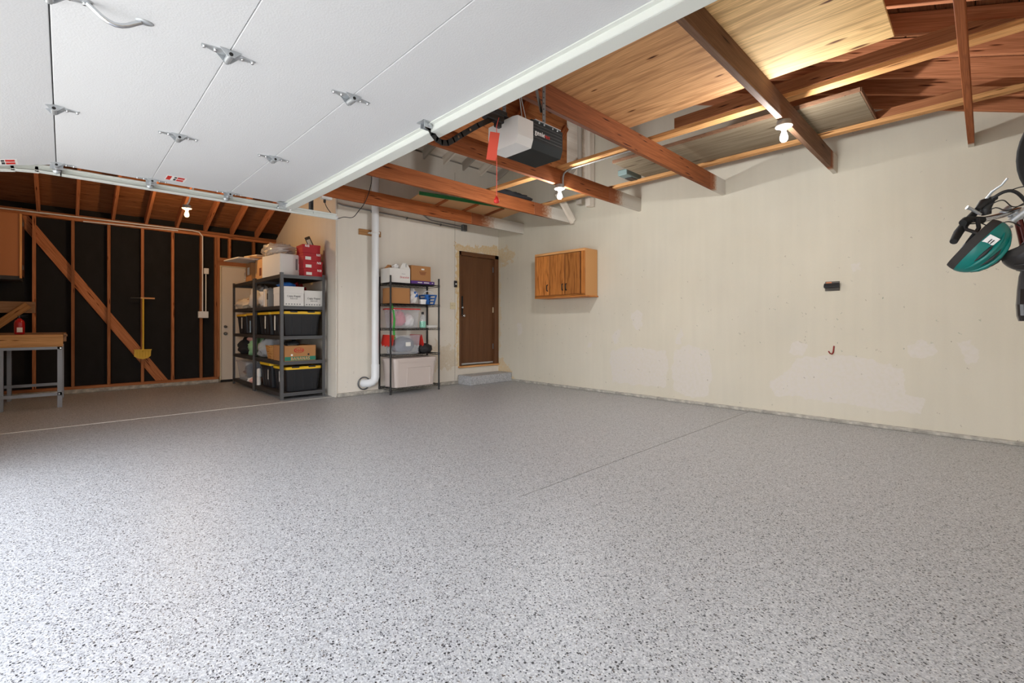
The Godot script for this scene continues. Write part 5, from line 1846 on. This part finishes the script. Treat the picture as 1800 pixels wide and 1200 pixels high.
	st = nb()
	blob(st, Vector3(-0.07, 0.13, 0.0), Vector3(0.10, 0.13, 0.12), 83, 0.3, 1.8)
	obj("pink_contents", st, mat(c8(216, 112, 132), 0.8), o)
	st = nb()
	blob(st, Vector3(0.10, 0.11, 0.0), Vector3(0.09, 0.11, 0.12), 84, 0.3, 1.8)
	obj("pale_contents", st, M.white, o)
	o = thing("soap_bottle", "clear bottle of mint green liquid with black cap on the middle wire shelf", "bottle", Vector3(4.045, y2, cz + 0.07))
	st = nb()
	lathe(st, [Vector2(0, 0), Vector2(0.05, 0.0), Vector2(0.053, 0.01), Vector2(0.053, 0.13), Vector2(0.045, 0.17), Vector2(0.02, 0.205), Vector2(0.018, 0.215), Vector2(0, 0.215)], 20)
	obj("bottle", st, M.clear, o)
	st = nb()
	lathe(st, [Vector2(0, 0.003), Vector2(0.048, 0.003), Vector2(0.05, 0.012), Vector2(0.05, 0.105), Vector2(0.05, 0.105), Vector2(0, 0.105)], 20)
	obj("liquid", st, M.liquid, o)
	st = nb()
	lathe(st, [Vector2(0, 0.25), Vector2(0.018, 0.25), Vector2(0.02, 0.245), Vector2(0.02, 0.213), Vector2(0.02, 0.213), Vector2(0, 0.213)], 16)
	obj("cap", st, M.black_plastic, o)
	o = thing("white_tray", "flat white tray beside the mint green bottle", "tray", Vector3(4.19, y2, cz + 0.04))
	st = nb()
	loft(st, [[0.0, 0.075, 0.10, 0.02], [0.04, 0.085, 0.115, 0.02], [0.042, 0.078, 0.105, 0.02], [0.02, 0.07, 0.10, 0.02]])
	obj("tray", st, M.card_white, o)
	o = thing("green_strap", "green strap hanging down the side of the wire shelving", "strap", Vector3(3.47, y2 - 0.10, cz + 0.12))
	st = nb()
	var sp := [Vector3(-0.01, 0.47, 0.0), Vector3(0.02, 0.38, 0.02), Vector3(0.035, 0.25, 0.03), Vector3(0.02, 0.10, 0.03), Vector3(0.03, -0.06, 0.035)]
	for i in 4:
		var dd: Vector3 = sp[i + 1] - sp[i]
		cbox(st, (sp[i] + sp[i + 1]) * 0.5, Vector3(0.036, dd.length() + 0.006, 0.004), 0.001, Basis(Vector3(0, 0, 1), atan2(dd.x, -dd.y)))
	obj("strap", st, M.green, o)
	# fourth shelf
	carton("brown_carton", "plain brown carton on the fourth wire shelf", Vector3(3.62, y3, cz + 0.0), Vector3(0.31, 0.235, 0.27), M.card, "", 0.0, false)
	o = thing("stuffed_plastic_bag", "clear plastic bag with blue print next to the plain carton", "bag", Vector3(3.87, y3, cz + 0.05))
	st = nb()
	blob(st, Vector3(0, 0.105, 0), Vector3(0.085, 0.13, 0.10), 85, 0.5, 2.0)
	obj("bag", st, M.bag_white, o)
	st = nb()
	blob(st, Vector3(0.01, 0.14, 0.075), Vector3(0.04, 0.05, 0.03), 86, 0.4, 2.0)
	obj("print", st, M.blue, o)
	o = thing("white_tub", "small white tub beside the blue basket", "tub", Vector3(4.02, y3, cz + 0.09))
	st = nb()
	loft(st, [[0.0, 0.045, 0.04, 0.01], [0.06, 0.05, 0.045, 0.01], [0.06, 0.054, 0.05, 0.01], [0.075, 0.054, 0.05, 0.01]])
	obj("tub", st, M.white, o)
	o = thing("blue_basket", "blue plastic basket with white handle on the fourth wire shelf", "basket", Vector3(4.185, y3, cz + 0.0))
	st = nb()
	for k in 4:
		var pts := rr_ring(0.006 + k * 0.048, 0.075 + 0.01 * k, 0.09 + 0.008 * k, 0.03)
		pts.append(pts[0])
		tube(st, pts, 0.008, 5, false)
	var ra := rr_ring(0.0, 0.074, 0.089, 0.03)
	var rb := rr_ring(0.155, 0.106, 0.115, 0.03)
	for k in ra.size():
		tube(st, [ra[k], rb[k]], 0.008, 5)
	loft(st, [[0.0, 0.074, 0.089, 0.03], [0.006, 0.074, 0.089, 0.03]])
	obj("lattice", st, M.blue, o)
	st = nb()
	var hp := []
	for i in 13:
		var a := PI * i / 12.0
		hp.append(Vector3(0.10 * cos(a), 0.15 + 0.07 * sin(a), 0.02))
	tube(st, hp, 0.006, 6)
	obj("handle", st, M.white, o)
	# top shelf
	o = thing("carry_box", "white carry box with handle and red handwriting on top of the wire shelving", "box", Vector3(3.605, y4, cz + 0.0))
	st = nb()
	var w := 0.345
	var dp := 0.28
	var h := 0.215
	cbox(st, Vector3(0, h * 0.5, 0), Vector3(w, h, dp), 0.004)
	prism(st, [Vector2(0.0, h), Vector2(w * 0.5, h), Vector2(w * 0.5 - 0.03, h + 0.05), Vector2(w * 0.5 - 0.07, h + 0.085), Vector2(w * 0.5 - 0.13, h + 0.085), Vector2(0.01, h + 0.03)], 0.006, Transform3D(Basis.IDENTITY, Vector3(0, 0, dp * 0.5 - 0.008)))
	prism(st, [Vector2(-0.05, h), Vector2(w * 0.5, h), Vector2(w * 0.5 - 0.06, h + 0.07), Vector2(0.02, h + 0.06)], 0.006, Transform3D(Basis.IDENTITY, Vector3(0, 0, -dp * 0.5 + 0.03)))
	obj("carton", st, M.card_white, o)
	st = nb()
	prism(st, [Vector2(-w * 0.5, h), Vector2(-0.02, h), Vector2(-0.06, h + 0.06), Vector2(-w * 0.5 + 0.06, h + 0.06)], 0.005, Transform3D(Basis.IDENTITY, Vector3(0, 0, -0.03)))
	obj("brown_flap", st, M.card, o)
	st = nb()
	blob(st, Vector3(-0.02, h + 0.03, 0.04), Vector3(0.05, 0.04, 0.05), 87, 0.5, 2.0)
	obj("tissue", st, M.white, o)
	text("Bracelet", 0.032, M.ink_red, o, Vector3(0.075, 0.085, dp * 0.5 + 0.0005), FACE_PZ)
	st = nb()
	tube(st, [Vector3(0.025, 0.133, dp * 0.5 + 0.001), Vector3(0.04, 0.139, dp * 0.5 + 0.001), Vector3(0.05, 0.133, dp * 0.5 + 0.001), Vector3(0.065, 0.138, dp * 0.5 + 0.001), Vector3(0.085, 0.135, dp * 0.5 + 0.001)], 0.0016, 5)
	obj("pen_scribble", st, M.ink, o)
	st = nb()
	cbox(st, Vector3(0.10, h + 0.05, dp * 0.5 + 0.0002), Vector3(0.004, 0.05, 0.004), 0.0005)
	obj("slot", st, M.ink, o)
	o = thing("purple_box", "flat purple printed box under the brown carton on top of the wire shelving", "box", Vector3(4.00, y4, cz + 0.01))
	st = nb()
	cbox(st, Vector3(0, 0.024, 0), Vector3(0.42, 0.048, 0.29), 0.003)
	obj("carton", st, M.purple, o)
	st = nb()
	for q in [[-0.06, 0.10], [0.06, 0.12], [0.17, 0.03]]:
		cbox(st, Vector3(q[0], 0.024, 0.1455), Vector3(q[1] * 0.8, 0.014, 0.001), 0.0003)
	obj("print", st, M.bag_white, o)
	o = carton("brown_carton", "brown carton with hand hole on the purple box", Vector3(3.975, y4 + 0.048, cz + 0.0), Vector3(0.36, 0.235, 0.26), M.card, "", 0.03, false)
	st = nb()
	cbox(st, Vector3(0.03, 0.185, 0.1305), Vector3(0.055, 0.022, 0.001), 0.0003)
	obj("hand_hole", st, M.white, o)
	st = nb()
	for i in 3:
		cbox(st, Vector3(0.03, 0.14 - i * 0.018, 0.1305), Vector3(0.13 - 0.02 * i, 0.009, 0.001), 0.0003)
	obj("print", st, M.ink_brown, o)

# ---------------------------------------------------------------- hung bicycle and helmets
func build_bikes() -> void:
	# bicycle hung up by its front wheel, seat and bars towards the room
	var R := Vector3(3.28, 1.55, 0.30)
	var b := thing("bicycle", "silver and maroon bicycle hung upright by its front wheel near the right wall", "bicycle", R)
	var put := func(called: String, pts: Array, r, m: Material, n := 10) -> void:
		var st := nb()
		var q := []
		for p in pts:
			q.append(p - R)
		tube(st, q, r, n)
		obj(called, st, m, b)
	for w in [[Vector3(3.28, 1.83, 0.435), "front_wheel"], [Vector3(3.28, 0.80, 0.62), "rear_wheel"]]:
		var n := Node3D.new()
		n.name = w[1]
		b.add_child(n, true)
		n.position = w[0] - R
		for k in [[0.315, 0.023, "tyre", M.rubber], [0.292, 0.010, "rim", M.galv]]:
			var st := nb()
			var pts := []
			for i in 49:
				var a := TAU * i / 48.0
				pts.append(Vector3(0.0, k[0] * cos(a), k[0] * sin(a)))
			tube(st, pts, k[1], 10, false)
			obj(k[2], st, k[3], n)
		for i in 28:
			var st := nb()
			var a := TAU * i / 28.0
			tube(st, [Vector3(0.02 if i % 2 else -0.02, 0.02 * cos(a), 0.02 * sin(a)), Vector3(0, 0.288 * cos(a + 0.15), 0.288 * sin(a + 0.15))], 0.0014, 4)
			obj("spoke", st, M.chrome, n)
		var sh := nb()
		tube(sh, [Vector3(-0.05, 0, 0), Vector3(0.05, 0, 0)], 0.02, 12)
		obj("hub", sh, M.galv_dark, n)
	put.call("fork_blade", [Vector3(3.23, 1.83, 0.435), Vector3(3.225, 1.68, 0.25), Vector3(3.25, 1.62, 0.175)], 0.013, M.galv)
	put.call("fork_blade", [Vector3(3.33, 1.83, 0.435), Vector3(3.335, 1.68, 0.25), Vector3(3.31, 1.62, 0.175)], 0.013, M.galv)
	put.call("head_tube", [Vector3(3.28, 1.635, 0.185), Vector3(3.28, 1.54, 0.085)], 0.023, M.galv, 14)
	put.call("top_tube", [Vector3(3.28, 1.555, 0.105), Vector3(3.26, 1.22, 0.155), Vector3(3.28, 0.98, 0.20)], 0.016, M.maroon, 12)
	put.call("down_tube", [Vector3(3.28, 1.58, 0.135), Vector3(3.28, 1.15, 0.36), Vector3(3.28, 1.10, 0.41)], 0.018, M.maroon, 12)
	put.call("seat_tube", [Vector3(3.28, 1.10, 0.41), Vector3(3.28, 0.96, 0.17)], 0.016, M.maroon, 12)
	for sx in [-0.045, 0.045]:
		put.call("chain_stay", [Vector3(3.28 + sx * 0.5, 1.10, 0.41), Vector3(3.28 + sx, 0.80, 0.62)], 0.010, M.maroon, 8)
		put.call("seat_stay", [Vector3(3.28 + sx * 0.5, 0.98, 0.20), Vector3(3.28 + sx, 0.80, 0.62)], 0.008, M.maroon, 8)
	put.call("seat_post", [Vector3(3.28, 0.97, 0.19), Vector3(3.20, 1.10, 0.14), Vector3(3.17, 1.16, 0.125)], 0.012, M.chrome)
	# saddle, nose up
	var st := nb()
	loft(st, [[-0.125, 0.05, 0.022, 0.02], [-0.10, 0.066, 0.028, 0.02], [-0.05, 0.062, 0.030, 0.02], [0.02, 0.036, 0.027, 0.02], [0.08, 0.023, 0.022, 0.015], [0.115, 0.016, 0.014, 0.01]], true, true, Vector3(3.16, 1.185, 0.125) - R)
	obj("saddle", st, M.helmet_black, b)
	for sx in [-0.022, 0.022]:
		put.call("saddle_rail", [Vector3(3.17 + sx, 1.10, 0.145), Vector3(3.17 + sx, 1.19, 0.165), Vector3(3.165 + sx * 0.5, 1.27, 0.14)], 0.0035, M.chrome, 6)
	# stem, swept bar, grips
	put.call("stem", [Vector3(3.28, 1.55, 0.095), Vector3(3.255, 1.60, 0.07), Vector3(3.23, 1.575, 0.055)], 0.016, M.galv, 12)
	put.call("handlebar", [Vector3(3.40, 1.60, 0.20), Vector3(3.28, 1.592, 0.106), Vector3(3.22, 1.566, 0.05), Vector3(3.17, 1.55, 0.01), Vector3(3.136, 1.541, -0.023), Vector3(3.08, 1.535, -0.056)], 0.0135, M.chrome, 12)
	put.call("grip", [Vector3(3.145, 1.543, -0.012), Vector3(3.11, 1.541, -0.045), Vector3(3.07, 1.536, -0.068), Vector3(3.05, 1.524, -0.078)], [0.016, 0.019, 0.019, 0.016], M.rubber, 12)
	put.call("grip", [Vector3(3.22, 1.600, -0.036), Vector3(3.15, 1.545, -0.066), Vector3(3.07, 1.485, -0.093), Vector3(3.01, 1.435, -0.108)], [0.014, 0.017, 0.018, 0.015], M.rubber, 12)
	put.call("shifter", [Vector3(3.20, 1.575, 0.0), Vector3(3.19, 1.61, -0.005), Vector3(3.20, 1.65, 0.02)], [0.018, 0.024, 0.014], M.black_plastic, 10)
	put.call("shifter", [Vector3(3.16, 1.60, -0.03), Vector3(3.17, 1.63, -0.01), Vector3(3.22, 1.655, 0.03)], [0.012, 0.018, 0.012], M.black_plastic, 10)
	put.call("brake_lever", [Vector3(3.18, 1.64, -0.005), Vector3(3.16, 1.675, 0.02), Vector3(3.14, 1.695, 0.05), Vector3(3.125, 1.719, 0.068)], [0.006, 0.005, 0.004, 0.004], M.galv, 8)
	put.call("brake_lever", [Vector3(3.17, 1.575, -0.02), Vector3(3.14, 1.60, -0.05), Vector3(3.13, 1.61, -0.066)], [0.007, 0.007, 0.009], M.galv, 8)
	put.call("rack_loop", [Vector3(3.20, 1.545, 0.02), Vector3(3.20, 1.49, 0.02), Vector3(3.20, 1.475, 0.03), Vector3(3.22, 1.51, 0.085)], 0.006, M.galv, 8)
	var runs := [
		[Vector3(3.19, 1.64, 0.01), Vector3(3.18, 1.67, 0.06), Vector3(3.20, 1.66, 0.10), Vector3(3.25, 1.60, 0.14)],
		[Vector3(3.19, 1.65, 0.015), Vector3(3.20, 1.68, 0.09), Vector3(3.22, 1.69, 0.13), Vector3(3.26, 1.70, 0.19)],
		[Vector3(3.17, 1.60, -0.01), Vector3(3.17, 1.63, 0.05), Vector3(3.22, 1.60, 0.09), Vector3(3.25, 1.62, 0.15)],
		[Vector3(3.14, 1.53, -0.02), Vector3(3.17, 1.51, 0.02), Vector3(3.20, 1.53, 0.07), Vector3(3.24, 1.51, 0.11)],
		[Vector3(3.18, 1.58, 0.0), Vector3(3.18, 1.60, 0.03), Vector3(3.20, 1.585, 0.08), Vector3(3.26, 1.66, 0.18)]]
	for i in runs.size():
		var cv := Curve3D.new()
		for p in runs[i]:
			cv.add_point(p)
		for k in cv.point_count:
			var a := cv.get_point_position(maxi(k - 1, 0))
			var e := cv.get_point_position(mini(k + 1, cv.point_count - 1))
			cv.set_point_in(k, (a - e) * 0.18)
			cv.set_point_out(k, (e - a) * 0.18)
		cv.bake_interval = 0.012
		put.call("cable", Array(cv.get_baked_points()), 0.0075 if i == 0 else 0.0026, M.black_plastic, 6)
	put.call("wall_hook", [Vector3(3.28, 2.20, 1.0), Vector3(3.28, 2.20, 0.56), Vector3(3.28, 2.11, 0.50), Vector3(3.28, 2.11, 0.42), Vector3(3.28, 2.15, 0.38)], 0.007, M.galv_dark, 8)
	# helmets
	helmet("teal bicycle helmet with white sticker hanging by its straps from the handlebar", Vector3(3.08, 1.41, -0.037), M.teal, true)
	helmet("black bicycle helmet hanging below the bicycle frame", Vector3(3.14, 1.39, 0.165), M.helmet_black, false)

func helmet(label: String, at: Vector3, shell: Material, sticker: bool) -> void:
	var t := thing("bicycle_helmet", label, "helmet", at, "bicycle helmets")
	# hangs with its open side up and to the left; local y is the crown
	var bs := Basis(Vector3(1, 0, 0), 2.25 if sticker else 2.75)
	var shape := func(k: float, y_lo: float, y_hi: float, m: Material, called: String) -> void:
		var st := nb()
		st.set_smooth_group(1)
		var nu := 36
		var nv := 12
		var g := []
		for j in nv + 1:
			var row := []
			var f := float(j) / nv
			var th := lerpf(acos(clampf(y_hi, -1, 1)), acos(clampf(y_lo, -1, 1)), f)
			for i in nu:
				var ph := TAU * i / nu
				var dv := Vector3(sin(th) * cos(ph) * 0.098, cos(th) * 0.115, sin(th) * sin(ph) * 0.142) * k * 0.9
				if dv.z < 0.0:
					dv.z *= 1.08
				row.append(bs * dv)
			g.append(row)
		for j in nv:
			for i in nu:
				var i2 := (i + 1) % nu
				quad(st, g[j][i], g[j][i2], g[j + 1][i2], g[j + 1][i], Vector3.ZERO)
		obj(called, st, m, t)
	shape.call(1.0, 0.06, 1.0, shell, "shell")
	shape.call(0.985, -0.28, 0.12, M.foam, "foam_rim")
	shape.call(0.86, -0.28, 1.0, M.foam, "liner")
	# raised ribs between the vents and dark vent slots
	for q in [[-0.9, 0.35], [-0.35, 0.55], [0.35, 0.55], [0.9, 0.35]]:
		var st := nb()
		var pts := []
		for i in 9:
			var a := lerpf(-1.0, 0.9, i / 8.0)
			pts.append(bs * (0.9 * Vector3(sin(q[0]) * 0.098 * cos(a) * 1.0, cos(q[0]) * 0.115 * cos(a) * 1.0, sin(a) * 0.142)))
		tube(st, pts, [0.003, 0.007, 0.009, 0.010, 0.010, 0.010, 0.009, 0.007, 0.003], 8)
		obj("rib", st, shell, t)
	for q in [[-1.05, 0.15], [-0.62, 0.25], [0.0, 0.2], [0.62, 0.25], [1.05, 0.15]]:
		var st := nb()
		var pts := []
		for i in 5:
			var a: float = lerpf(-0.35, 0.45, i / 4.0) + q[1] * 0.3
			pts.append(bs * (0.9 * Vector3(sin(q[0]) * 0.098 * cos(a) * 0.985, cos(q[0]) * 0.115 * cos(a) * 0.985, sin(a) * 0.142 * 0.985)))
		tube(st, pts, [0.002, 0.007, 0.009, 0.007, 0.002], 8)
		obj("vent", st, M.black_plastic, t)
	if sticker:
		var st := nb()
		var f := 0.9 * (bs * Vector3(-0.094, 0.035, -0.045))
		cbox(st, f, Vector3(0.002, 0.042, 0.045), 0.0005, bs * Basis(Vector3(0, 0, 1), -0.3) * Basis(Vector3(0, 1, 0), 0.3))
		obj("size_sticker", st, M.white, t)
		st = nb()
		for i in 3:
			cbox(st, f + bs * Vector3(-0.0016, -0.01 + i * 0.009, 0.002), Vector3(0.002, 0.004, 0.02), 0.0004, bs * Basis(Vector3(0, 0, 1), -0.3) * Basis(Vector3(0, 1, 0), 0.3))
		obj("print", st, M.ink, t)
	for q in [[-0.05, -0.06, -0.03], [0.06, -0.06, 0.012]]:
		var st2 := nb()
		tube(st2, [bs * Vector3(q[1], -0.02, q[0]), Vector3(-0.01, 0.085, q[2]), Vector3(0.01, 0.135, q[2] - 0.005)], 0.0085, 6)
		obj("strap", st2, M.black_plastic, t)
